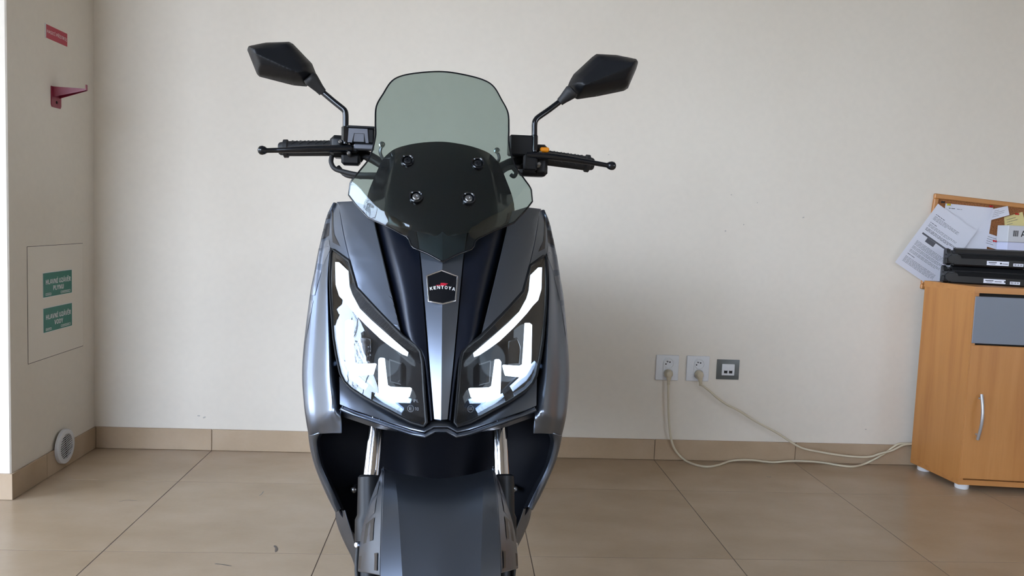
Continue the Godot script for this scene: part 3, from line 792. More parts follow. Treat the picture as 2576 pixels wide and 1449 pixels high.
# a wall of length l along d, out points outdoors, with an opening from a to b and from y0 to y1
func window_wall(called: String, win: String, o: Vector3, d: Vector3, out: Vector3, l: float, a: float, b: float, y0: float, y1: float, panes: int) -> void:
	var w := MB.new()
	var th := 0.2
	for r in [[0.0, a, -0.1, Y_TOP], [b, l, -0.1, Y_TOP], [a, b, -0.1, y0], [a, b, y1, Y_TOP]]:
		var p: Vector3 = o + d * r[0] + Vector3(0, r[2], 0)
		var q: Vector3 = o + d * r[1] + Vector3(0, r[3], 0) + out * th
		w.box(p.min(q), p.max(q))
	structure(obj(called, w, M.wall))
	var root := Node3D.new()
	root.name = win
	add_child(root)
	structure(root)
	var f := MB.new()
	var bar := func(s0: float, s1: float, h0: float, h1: float):
		var p: Vector3 = o + d * s0 + Vector3(0, h0, 0) + out * 0.06
		var q: Vector3 = o + d * s1 + Vector3(0, h1, 0) + out * 0.13
		f.box(p.min(q), p.max(q), 0.004)
	bar.call(a, b, y0, y0 + 0.06); bar.call(a, b, y1 - 0.06, y1)
	for k in panes + 1:
		var s := lerpf(a, b - 0.06, float(k) / panes)
		bar.call(s, s + 0.06, y0 + 0.06, y1 - 0.06)
	obj("window_frame", f, M.frame_white, root)
	for k in panes:
		var g := MB.new()
		var s0 := lerpf(a, b - 0.06, float(k) / panes) + 0.055
		var s1 := lerpf(a, b - 0.06, float(k + 1) / panes) + 0.005
		var p: Vector3 = o + d * s0 + Vector3(0, y0 + 0.055, 0) + out * 0.092
		var q: Vector3 = o + d * s1 + Vector3(0, y1 - 0.055, 0) + out * 0.096
		g.box(p.min(q), p.max(q))
		obj("pane", g, M.glass, root)

func make_floor() -> void:
	var b := MB.new()
	b.box(Vector3(X_LEFT - 0.2, -0.2, -0.2), Vector3(X_RIGHT + 0.2, -0.0007, Z_FRONT + 0.2))
	var fl := structure(obj("floor", b, M.grout))
	var xs := [X_LEFT]
	var x := TILE_X0
	while x - 0.6 > X_LEFT:
		x -= 0.6
	while x < X_RIGHT:
		if x > X_LEFT + 0.02:
			xs.append(x)
		x += 0.6
	xs.append(X_RIGHT)
	var zs := [0.0]
	var z := TILE_Z0
	while z < Z_FRONT:
		zs.append(z)
		z += 0.6
	zs.append(Z_FRONT)
	var shared := {}
	var rng := RandomNumberGenerator.new()
	rng.seed = 5
	for i in xs.size() - 1:
		for j in zs.size() - 1:
			var x0: float = xs[i]; var x1: float = xs[i + 1]; var z0: float = zs[j]; var z1: float = zs[j + 1]
			var kind := rng.randi() % 3
			if z0 < ZP and x1 <= XL:
				if z1 <= ZP:
					continue
				z0 = ZP
			if z1 <= ZP and x0 < XL:
				x0 = XL
			var key := "%.3f %.3f" % [x1 - x0, z1 - z0]
			if not shared.has(key):
				var m := MB.new()
				m.box(Vector3(-(x1 - x0) / 2 + 0.0014, -0.012, -(z1 - z0) / 2 + 0.0014), Vector3((x1 - x0) / 2 - 0.0014, 0.0, (z1 - z0) / 2 - 0.0014), 0.0004)
				shared[key] = m.mesh(20)
			var o := put("tile", shared[key], M["tile%d" % kind], fl)
			o.position = Vector3((x0 + x1) / 2, 0, (z0 + z1) / 2)
	# scuffs on the tiles
	for q in SCUFFS:
		var m := MB.new()
		m.tube(MB.curve([v3(q[0]), v3(q[1]), v3(q[2])], 4, true), [0.0008, q[3], q[3], q[3] * 0.8, q[3], q[3], q[3], q[3] * 0.6, 0.0008], 8, true, 0.06)
		obj("scuff", m, M.scuff, fl, 60)
	# skirting of the same tile
	var bb := structure(Node3D.new())
	bb.name = "baseboard_back"
	add_child(bb)
	var sk := func(parent: Node, p: Vector3, q: Vector3, k: int):
		var m := MB.new()
		m.box(p.min(q), p.max(q), 0.001)
		obj("skirting_tile", m, M["tile%d" % k], parent, 20)
	var e := XL + 0.009
	var jx := TILE_X0
	var k := 0
	while e < X_RIGHT - 0.01:
		var to: float = minf(jx - 0.0012, X_RIGHT)
		sk.call(bb, Vector3(e, 0.0008, 0.0), Vector3(to, SKIRT_H, 0.008), k % 3)
		e = jx + 0.0012
		jx += 0.6; k += 1
	var bl := structure(Node3D.new())
	bl.name = "baseboard_left"
	add_child(bl)
	sk.call(bl, Vector3(XL, 0.0008, 0.0), Vector3(XL + 0.008, SKIRT_H, 0.383), 1)
	sk.call(bl, Vector3(XL, 0.0008, 0.3855), Vector3(XL + 0.008, SKIRT_H, ZP), 2)
	var bf := structure(Node3D.new())
	bf.name = "baseboard_pillar"
	add_child(bf)
	e = XL + 0.008
	for i in 7:
		sk.call(bf, Vector3(e - 0.6 + 0.0024, 0.0008, ZP), Vector3(e, SKIRT_H, ZP + 0.008), i % 3)
		e -= 0.6


# ---------------------------------------------------------------- scooter
var scooter: Node3D

func make_scooter() -> void:
	scooter = thing("scooter", "grey maxi scooter with lit twin headlights and a tinted windscreen", "scooter")
	scooter.transform = Transform3D(SCOOTER_BASIS, SCOOTER_AT)
	scooter_body()
	headlight(1.0)
	headlight(-1.0)
	badge()
	windscreen()
	front_wheel()
	handlebar()
	scooter_rear()

func scooter_body() -> void:
	for side in [1.0, -1.0]:      # 1 is the side with negative x
		var c := MB.new()
		var poly := pts2(COWL_POLY)
		if side < 0:
			poly = flip2(poly)
		c.sheet(poly, func(x, y): return body_z(x, y) + 0.002, 0.012, 0.003, 0.0016)
		obj("front_cowl", c, M.paint, scooter, 30)
		var dirn := -1.0 if side > 0 else 1.0
		var m := MB.new()
		m.panel(net(SHOULDER, dirn), 5, 4, 0.003, 0.0015, true, true, true, false)
		m.panel(net(SIDE, dirn), 5, 5, 0.003, 0.0015, true, true, false, true)
		var sd := obj("side_fairing", m, M.paint, scooter, 40)
		m = MB.new()
		m.panel(net(SKIRT, dirn), 5, 4, 0.003, 0.0012)
		obj("lower_fairing", m, M.paint, scooter, 40)
		m = MB.new()
		m.panel(net(LOWER_SIDE, dirn), 4, 4, 0.003, 0.0012, false, true)
		obj("lower_side_cover", m, M.paint, scooter, 40)
		m = MB.new()
		m.panel(net(STRIPE, dirn), 5, 4, 0.003, 0.001)
		obj("black_stripe", m, M.stripe, scooter, 40)
		m = MB.new()
		m.panel(net(CHIN, dirn), 3, 3, 0.003, 0.001)
		obj("chin_panel", m, M.paint, scooter, 40)
		# printed decals on shoulder and side
		var lift := lifter([sd.mesh], 0.0010)
		for i in 6:
			var dp := pts2([DECAL_0, DECAL_1, DECAL_2, DECAL_3, DECAL_4, DECAL_5][i])
			if side < 0:
				dp = flip2(dp)
			var d := MB.new()
			d.sheet(dp, lift, 0.003, 0.0003)
			obj("decal", d, M.decal_dark if i in [0, 1, 5] else M.decal_light, sd, 40)
	var m := MB.new()
	m.panel(whole(STRIP), 3, 5, 0.004, 0.0014, false, true)
	obj("centre_strip", m, M.paint, scooter, 14)
	m = MB.new()
	m.panel(whole(BROW), 3, 3, 0.003, 0.0012, false, true)
	obj("brow_panel", m, M.paint, scooter, 30)
	m = MB.new()
	m.panel(whole(LIP), 3, 3, 0.006, 0.0015, false, true)
	obj("chin_lip", m, M.paint, scooter, 30)
	# dark backing behind the gaps between the panels
	m = MB.new()
	m.sheet([Vector2(-0.205, 0.98), Vector2(0.205, 0.98), Vector2(0.225, 0.90), Vector2(0.24, 0.80), Vector2(0.245, 0.68), Vector2(0.20, 0.60), Vector2(0.03, 0.585), Vector2(-0.03, 0.585), Vector2(-0.20, 0.60), Vector2(-0.245, 0.68), Vector2(-0.24, 0.80), Vector2(-0.225, 0.90)], func(x, y): return body_z(x, y) - 0.075, 0.03, 0.004)
	obj("inner_frame_cover", m, M.matte_black, scooter, 40)
	# the dark recess around the fork
	m = MB.new()
	var rows := []
	for r in [[0.60, 0.175, -0.02, -0.10], [0.57, 0.222, -0.05, -0.17], [0.52, 0.236, -0.075, -0.19], [0.45, 0.205, -0.085, -0.20], [0.39, 0.178, -0.08, -0.20], [0.30, 0.13, -0.12, -0.21], [0.20, 0.10, -0.16, -0.22]]:
		var y: float = r[0]; var w: float = r[1]; var z0: float = r[2]; var z1: float = r[3]
		rows.append([Vector3(-w, y, z0), Vector3(-w * 0.86, y, lerpf(z0, z1, 0.55)), Vector3(-w * 0.55, y, z1), Vector3(-0.05, y, z1 + 0.03), Vector3(0, y, z1 + 0.035), Vector3(0.05, y, z1 + 0.03), Vector3(w * 0.55, y, z1), Vector3(w * 0.86, y, lerpf(z0, z1, 0.55)), Vector3(w, y, z0)])
	m.panel(rows, 4, 4, 0.003)
	obj("wheel_arch_liner", m, M.matte_black, scooter, 40)
	for i in 2:
		var s := MB.new()
		s.lathe(v3(SCREWS[i]) + Vector3(0, 0, -0.02), Vector3(0, 0.1, 1), [[0.0, 0.0250], [0.0035, 0.0245], [0.0058, 0.0225], [0.0066, 0.019], [0.0040, 0.018], [0.0040, -0.05]], 16)
		obj("screw", s, M.steel, scooter)

# height of the first of the given meshes under a point of the front view
func lifter(meshes: Array, lift: float) -> Callable:
	var tris := []
	for me in meshes:
		var v: PackedVector3Array = me.surface_get_arrays(0)[Mesh.ARRAY_VERTEX]
		for i in range(0, v.size(), 3):
			var b := Rect2(v[i].x, v[i].y, 0, 0).expand(Vector2(v[i + 1].x, v[i + 1].y)).expand(Vector2(v[i + 2].x, v[i + 2].y))
			tris.append([b.grow(0.0004), v[i], v[i + 1], v[i + 2]])
	return func(x, y):
		var best := -9.0
		for t in tris:
			var p := Vector2(x, y)
			if t[0].has_point(p):
				var a: Vector3 = t[1]; var b: Vector3 = t[2]; var c: Vector3 = t[3]
				var den: float = (b.x - a.x) * (c.y - a.y) - (c.x - a.x) * (b.y - a.y)
				if absf(den) < 1e-12:
					continue
				var u: float = ((x - a.x) * (c.y - a.y) - (c.x - a.x) * (y - a.y)) / den
				var w: float = ((b.x - a.x) * (y - a.y) - (x - a.x) * (b.y - a.y)) / den
				if u > -0.02 and w > -0.02 and u + w < 1.02:
					best = maxf(best, a.z + (b.z - a.z) * u + (c.z - a.z) * w)
		return (best if best > -8 else body_z(x, y) - 0.02) + lift

func headlight(side: float) -> void:
	var fl := func(t): return pts2(t) if side > 0 else flip2(pts2(t))
	var outline: Array = fl.call(LENS)
	# housing: a dark bowl behind the lens
	var h := MB.new()
	h.sheet(outline, func(x, y): return body_z(x, y) - 0.055, 0.012, 0.003)
	var pk := PackedVector2Array(outline)
	var dn := MB.dense(pk, 0.012)
	for i in dn.size():
		var p := dn[i]; var r := dn[(i + 1) % dn.size()]
		var zp := body_z(p.x, p.y); var zr := body_z(r.x, r.y)
		h.quad(Vector3(p.x, p.y, zp - 0.055), Vector3(r.x, r.y, zr - 0.055), Vector3(r.x, r.y, zr - 0.001), Vector3(p.x, p.y, zp - 0.001))
	var root := obj("headlight", h, M.gloss_black, scooter, 30)
	# rim between bodywork and lens
	var rim := MB.new()
	var loop := []
	for p in dn:
		loop.append(Vector3(p.x, p.y, body_z(p.x, p.y) + 0.001))
	loop.append(loop[0])
	rim.tube(loop, [0.0030], 8, false)
	obj("rim", rim, M.plastic, root, 60)
	var bd := MB.new()
	bd.sheet(fl.call(BAND), func(x, y): return body_z(x, y) - 0.009, 0.008, 0.004, 0.0008)
	var band := obj("ribbed_band", bd, M.band, root, 30)
	# fine ribs across the band
	var bp: Array = fl.call(BAND)
	var outer := MB.curve(bp.slice(0, 8).map(func(p): return Vector3(p.x, p.y, 0)), 12, false)
	var inn := bp.slice(8).map(func(p): return Vector3(p.x, p.y, 0))
	inn.reverse()
	var inner := MB.curve(inn, 12, false)
	var rb := MB.new()
	for i in 100:
		var a := polyline(outer, i / 99.0).lerp(polyline(inner, i / 99.0), 0.06); var c2 := polyline(outer, i / 99.0).lerp(polyline(inner, i / 99.0), 0.94)
		rb.tube([Vector3(a.x, a.y, body_z(a.x, a.y) - 0.0088), Vector3(c2.x, c2.y, body_z(c2.x, c2.y) - 0.0088)], [0.0007], 4, false)
	obj("ribs", rb, M.plastic, band, 60).set_meta("kind", "stuff")
	var drl := MB.new()
	drl.sheet(fl.call(DRL), func(x, y): return body_z(x, y) - 0.014, 0.008, 0.010, 0.002)
	obj("light_strip", drl, M.led, root, 30)
	for t in [L_OUTER, L_INNER]:
		var g := MB.new()
		g.sheet(fl.call(t), func(x, y): return body_z(x, y) - 0.028, 0.008, 0.018, 0.002)
		obj("light_guide", g, M.led, root, 30)
	for t in [SPUR_OUTER, SPUR_INNER, WEDGE_INNER]:
		var g := MB.new()
		g.sheet(fl.call(t), func(x, y): return body_z(x, y) - 0.032, 0.008, 0.014, 0.0015)
		obj("light_spur", g, M.led_soft, root, 30)
	for t in [BOX_OUTER, BOX_INNER]:
		var g := MB.new()
		g.sheet(fl.call(t), func(x, y): return body_z(x, y) - 0.036, 0.008, 0.018, 0.002)
		obj("projector_lens", g, M.gloss_black, root, 30)
	var ln := MB.new()
	ln.sheet(outline, func(x, y): return body_z(x, y) + 0.002, 0.010, 0.0025, 0.0)
	obj("lens", ln, M.lens, root, 50)
	# moulded approval marks in the lower corner of the lens
	var mk := MB.new()
	var mc: Array = LENS_MARK
	var ring := []
	for i in 19:
		ring.append(Vector3(mc[0] * side + 0.0052 * cos(TAU * i / 18), mc[1] + 0.0052 * sin(TAU * i / 18), 0))
	mk.tube(ring, [0.0003], 4, false)
	var words := [["E", 0.0, 0.0, 0.004, 0.005], ["10", 0.0105, 0.0, 0.006, 0.005], ["PL", 0.009, 0.0125, 0.008, 0.0045]] if side > 0 else [["ccc", 0.0, 0.0, 0.0065, 0.004]]
	for w in words:
		var tx := fitted(w[0], w[3], w[4])
		for p in tx.t:
			mk.t.append(p + Vector3(mc[0] * side + w[1], mc[1] + w[2], 0))
	for i in mk.t.size():
		mk.t[i].z += body_z(mk.t[i].x, mk.t[i].y) - 0.0012
	obj("lens_marking", mk, M.lens_mark, root)
	var c := Vector2()
	for p in outline:
		c += p
	c /= outline.size()
	var l := OmniLight3D.new()
	l.name = "headlight_glow"
	l.light_color = Color(0.8, 0.9, 1.0)
	l.light_energy = 0.003
	l.light_size = 0.04
	l.shadow_enabled = true
	l.omni_range = 12.0
	l.omni_attenuation = 2.0
	scooter.add_child(l, true)
	l.position = Vector3(c.x, c.y, body_z(c.x, c.y) + 0.05)

func polyline(p: Array, f: float) -> Vector3:
	var l := 0.0
	for i in p.size() - 1:
		l += p[i].distance_to(p[i + 1])
	var want := f * l
	for i in p.size() - 1:
		var d: float = p[i].distance_to(p[i + 1])
		if want <= d and d > 0:
			return p[i].lerp(p[i + 1], want / d)
		want -= d
	return p[p.size() - 1]

func badge() -> void:
	var poly := pts2(BADGE)
	var zf := func(x, y): return body_z(x, y) + 0.0195
	var b := MB.new()
	b.sheet(poly, zf, 0.008, 0.012, 0.0)
	var root := obj("badge", b, M.gloss_black, scooter, 30)
	var loop := []
	for p in MB.dense(PackedVector2Array(poly), 0.006):
		loop.append(Vector3(p.x, p.y, body_z(p.x, p.y) + 0.0197))
	loop.append(loop[0])
	var r := MB.new()
	r.tube(loop, [0.0017], 8, false)
	obj("badge_rim", r, M.chrome, root, 60)
	var w := MB.new()
	w.sheet(pts2(WING), func(x, y): return body_z(x, y) + 0.0203, 0.004, 0.0006)
	obj("wing_emblem", w, M.red_badge, root)
	var word := MB.new()
	var word_s := "KENTOYA"
	for i in 7:
		var f := (i - 3) / 3.0
		var ch := fitted(word_s[i], 0.0050, 0.0055, true)
		var p := Vector3(WORD[0] + f * WORD[2], WORD[1] - 0.0026 * f * f, 0)
		for k in range(0, ch.t.size(), 1):
			var v := ch.t[k].rotated(Vector3(0, 0, 1), -f * 0.16) + p
			v.z = body_z(v.x, v.y) + 0.0204
			word.t.append(v)
	obj("lettering", word, M.letter_white, root)

func windscreen() -> void:
	var poly := pts2(SCREEN)
	poly[0].x = 0.0
	poly[poly.size() - 1].x = 0.0
	# the upper outline is rounded, the lower one keeps its corners
	var half := []
	for i in poly.size() - 1:
		if i < 10:
			var before: Vector2 = Vector2(-poly[1].x, poly[1].y) if i == 0 else poly[i - 1]
			for k in 5:
				half.append(poly[i].cubic_interpolate(poly[i + 1], before, poly[i + 2], k / 5.0))
		else:
			half.append(poly[i])
	half.append(poly[poly.size() - 1])
	var all := half.duplicate()
	for i in range(half.size() - 2, 0, -1):
		all.append(Vector2(-half[i].x, half[i].y))
	var s := MB.new()
	var curl := func(x, y):
		var p := Vector2(-absf(x), y)
		var d := 9.0
		for i in range(11, 15):
			d = minf(d, p.distance_to(Geometry2D.get_closest_point_to_segment(p, poly[i], poly[i + 1])))
		return screen_z(x, y) - 0.45 * maxf(0.0, 0.030 - d)
	s.sheet(all, curl, 0.010, 0.004, 0.0)
	var root := obj("windscreen", s, M.screen, scooter, 40)
	var loop := []
	for p in MB.dense(PackedVector2Array(all), 0.012):
		loop.append(Vector3(p.x, p.y, curl.call(p.x, p.y) - 0.002))
	loop.append(loop[0])
	var e := MB.new()
	e.tube(loop, [0.0021], 8, false)
	obj("screen_edge", e, M.gloss_black, root, 60)
	var c := MB.new()
	c.panel(whole(INNER_COWL), 4, 4, 0.004, 0.002)
	var cowl := obj("inner_cowl", c, M.gloss_black, scooter, 40)
	for i in 4:
		var p := v3(CUPS[i])
		var n := Vector3(0, 0.55, 0.83).normalized()
		var g := MB.new()
		g.lathe(p, n, [[0.0092, -0.004], [0.0100, 0.002], [0.0118, 0.0034], [0.0134, 0.0024], [0.0138, -0.004]], 28)
		obj("screw_cup", g, M.gloss_black, cowl, 40)
		g = MB.new()
		g.lathe(p, n, [[0.0, 0.0], [0.0026, 0.0], [0.0028, 0.0022], [0.0058, 0.0020], [0.0072, 0.0006], [0.0072, -0.003]], 20)
		obj("screw_head", g, M.steel if i > 1 else M.plastic, cowl)
	for k in 2:
		var tb := MB.new()
		var pa := pts3([TAB_L, TAB_R][k])
		tb.tube(MB.curve(pa, 4, true), [0.0055], 10, true, 0.6)
		var t := obj("screen_bracket", tb, M.alloy, scooter, 50)
		var bo := MB.new()
		bo.lathe(pa[0], Vector3(0, 0.15, 1), [[0.0, 0.009], [0.003, 0.0088], [0.0045, 0.006], [0.0062, 0.0055], [0.0062, 0.003], [0.0036, 0.003], [0.0036, -0.004]], 16)
		obj("bolt", bo, M.chrome, t)

func front_wheel() -> void:
	var ay := 0.235; var az := 0.11
	var ang := func(th: float, r: float, x: float): return Vector3(x, ay + r * cos(deg_to_rad(th)), az + r * sin(deg_to_rad(th)))
	# mudguard crown and its two side skirts
	var rows := []
	var skl := []
	for k in 12:
		var th := -12.0 + 7.6 * k
		var t := clampf((th + 12.0) / 56.0, 0, 1.2)
		var sh := maxf(0.0, 1.0 - k / 3.0)
		var c1 := Vector2(0.096 - 0.006 * t, lerpf(0.292, 0.262, t))
		var c2 := Vector2(lerpf(0.079, 0.057, t), lerpf(0.289, 0.279, t))
		var half := [ang.call(th, c1.y, c1.x), ang.call(th + 2.0 * sh, c2.y, c2.x)]
		for i in 5:
			var fx := 1.0 - (i + 1) / 5.0
			half.append(ang.call(th + (2.0 + 7.5 * (1.0 - fx * fx)) * sh, lerpf(0.2835, c2.y - 0.001, fx), c2.x * fx))
		var row := []
		for p in half:
			row.append(Vector3(-p.x, p.y, p.z))
		for i in range(half.size() - 2, -1, -1):
			row.append(half[i])
		rows.append(row)
		if k < FENDER_EDGE.size():
			var hi: Vector3 = ang.call(th, c1.y - 0.001, c1.x + 0.0005)
			var lo := Vector3(-FENDER_EDGE[k][0], FENDER_EDGE[k][1], FENDER_EDGE[k][2])
			var mid := hi.lerp(lo, 0.5)
			skl.append([hi, Vector3(mid.x + 0.004 * t, mid.y + 0.002, mid.z + 0.002), lo])
	var f := MB.new()
	f.panel(rows, 1, 3, 0.003, 0.0012, false, true)
	var fender := obj("mudguard", f, M.paint, scooter, 12)
	for side in [-1.0, 1.0]:
		var s := MB.new()
		var sr := skl.map(func(r): return r.map(func(p): return Vector3(p.x * side, p.y, p.z)))
		s.panel(sr, 3, 4, 0.003, 0.001)
		var sk := obj("mudguard_skirt", s, M.paint, fender, 40)
		# decals: four-cornered prints along the skirt
		for d in [[1.2, 2.4, 0.30, 0.66], [2.7, 3.7, 0.30, 0.68], [4.0, 5.3, 0.28, 0.72], [6.0, 6.8, 0.08, 0.92]]:
			var q := MB.new()
			var pt := func(a: float, w: float):
				var i := int(floor(a)); var fr := a - i
				var g := func(r): return r[0].lerp(r[1], w * 2) if w < 0.5 else r[1].lerp(r[2], w * 2 - 1)
				var p: Vector3 = g.call(sr[i]).lerp(g.call(sr[mini(i + 1, sr.size() - 1)]), fr)
				return p + Vector3(side * 0.0012, 0.0004, 0.0012)
			for a in 3:
				var a0 := lerpf(d[0], d[1], a / 3.0); var a1 := lerpf(d[0], d[1], (a + 1) / 3.0)
				q.quad(pt.call(a0, d[2]), pt.call(a1, d[2]), pt.call(a1, d[3]), pt.call(a0, d[3]))
			obj("decal", q, M.decal_dark if d[0] > 3.7 else M.decal_light, sk, 60)
	# fork
	for k in 2:
		var p := pts3([STANCHION_L, STANCHION_R][k])
		var side := -1.0 if k == 0 else 1.0
		var dir: Vector3 = (p[2] - p[1]).normalized()
		var s := MB.new()
		s.tube([p[1] - dir * 0.06, p[2] + dir * 0.02], [0.0148], 24)
		var leg := obj("fork_tube", s, M.chrome, scooter, 50)
		s = MB.new()
		var a: Vector3 = p[2]
		var b: Vector3 = Vector3(side * 0.112, 0.26, 0.125)
		s.tube([a - dir * 0.002, a, a.lerp(b, 0.25), a.lerp(b, 0.28), a.lerp(b, 0.42), a.lerp(b, 0.45), a.lerp(b, 1.0)], [0.0200, 0.0235, 0.0240, 0.0275, 0.0275, 0.020, 0.020], 24)
		obj("fork_slider", s, M.plastic, leg, 40)
		s = MB.new()
		s.tube(MB.curve([a.lerp(b, 0.4) + Vector3(side * 0.02, 0, 0), a.lerp(b, 0.55) + Vector3(side * 0.022, -0.01, 0.012), a.lerp(b, 0.8) + Vector3(side * 0.012, -0.01, 0.02), a.lerp(b, 1.0) + Vector3(side * 0.006, 0, 0.015)], 4, true), [0.004], 8)
		obj("brake_hose", s, M.rubber, leg, 50)
		s = MB.new()
		s.lathe(v3(SCREWS[2 + k]), Vector3(side * 0.7, 0.2, 0.7), [[0.0, 0.005], [0.004, 0.005], [0.0052, 0.003], [0.0052, -0.006]], 12)
		obj("screw", s, M.chrome, leg)
	# wheel
	var ty := MB.new()
	var prof := []
	for k in 21:
		var a := TAU * k / 20.0
		prof.append([0.183 + 0.050 * cos(a) if cos(a) > 0 else 0.183 + 0.03 * cos(a), 0.055 * sin(a)])
	ty.lathe(Vector3(0, ay, az), Vector3(1, 0, 0), prof, 64)
	var tyre := obj("front_tyre", ty, M.rubber, scooter, 40)
	var rm := MB.new()
	rm.lathe(Vector3(0, ay, az), Vector3(1, 0, 0), [[0.160, -0.045], [0.168, -0.045], [0.150, -0.02], [0.150, 0.02], [0.168, 0.045], [0.160, 0.045], [0.14, 0.02], [0.14, -0.02]], 48, true)
	rm.lathe(Vector3(0, ay, az), Vector3(1, 0, 0), [[0.0, -0.05], [0.03, -0.05], [0.035, -0.04], [0.035, 0.04], [0.03, 0.05], [0.0, 0.05]], 24)
	for k in 5:
		var a := TAU * k / 5
		var d := Vector3(0, cos(a), sin(a))
		rm.tube([Vector3(0, ay, az) + d * 0.03, Vector3(0, ay, az) + d * 0.145], [0.016, 0.012], 8)
	obj("rim", rm, M.plastic, tyre, 40)
	var dk := MB.new()
	dk.lathe(Vector3(0.07, ay, az), Vector3(1, 0, 0), [[0.06, -0.002], [0.11, -0.002], [0.11, 0.002], [0.06, 0.002]], 40, true)
	obj("brake_disc", dk, M.steel, tyre)

func bx(t, ch := 0.004) -> MB:
	var m := MB.new()
	m.box(Vector3(t[0], t[1], t[2]), Vector3(t[3], t[4], t[5]), ch)
	return m

func mirror(out: Array, ridge: Array, boot: Array, stem: Array) -> void:
	var b := MB.new()
	var c := Vector3()
	for p in out:
		c += p
	c /= out.size()
	var n := out.size()
	var outline := PackedVector2Array()
	for p in out:
		outline.append(Vector2(p.x, p.y))
	var r0 := Vector2(ridge[0].x, ridge[0].y); var r1 := Vector2(ridge[ridge.size() - 1].x, ridge[ridge.size() - 1].y)
	b.sheet(Array(outline), func(x, y):
		var q := Vector2(x, y)
		var d := 9.0
		for k in n:
			d = minf(d, q.distance_to(Geometry2D.get_closest_point_to_segment(q, outline[k], outline[(k + 1) % n])))
		var f := q.distance_to(Geometry2D.get_closest_point_to_segment(q, r0, r1))
		return out[0].z + 0.030 * (1.0 - exp(-d / 0.006)) + maxf(0.0, 0.026 - f * 0.62) * clampf(d / 0.02, 0, 1), 0.003, 0.0)
	for k in n:
		var p: Vector3 = out[k]; var r: Vector3 = out[(k + 1) % n]
		var p2 := p.lerp(c, 0.03) - Vector3(0, 0, 0.008); var r2 := r.lerp(c, 0.03) - Vector3(0, 0, 0.008)
		b.quad(p, r, r2, p2)
		b.tri(p2, r2, Vector3(c.x, c.y, p2.z))
	var root := obj("mirror", b, M.plastic, scooter, 50)
	var g := MB.new()
	var inner := []
	for p in out:
		var p2: Vector3 = p.lerp(c, 0.07)
		inner.append(Vector2(p2.x, p2.y))
	g.prism(inner, out[0].z - 0.0105, out[0].z - 0.0085)
	obj("mirror_glass", g, M.mirror, root)
	var t := MB.new()
	var bt := MB.curve(boot, 3, false)
	t.tube(bt, [0.0135, 0.0145, 0.0155, 0.0148, 0.0125, 0.0100, 0.0085], 16)
	obj("mirror_boot", t, M.rubber, root, 50)
	t = MB.new()
	t.tube(MB.curve(stem, 4, true), [0.0062], 14)
	obj("mirror_stem", t, M.gloss_black, root, 50)
	t = MB.new()
	var e: Vector3 = stem[stem.size() - 2]; var e2: Vector3 = stem[stem.size() - 1]
	t.tube([e, e.lerp(e2, 0.05), e.lerp(e2, 0.9)], [0.0065, 0.0085, 0.0085], 6)
	obj("mirror_nut", t, M.gloss_black, root, 20)

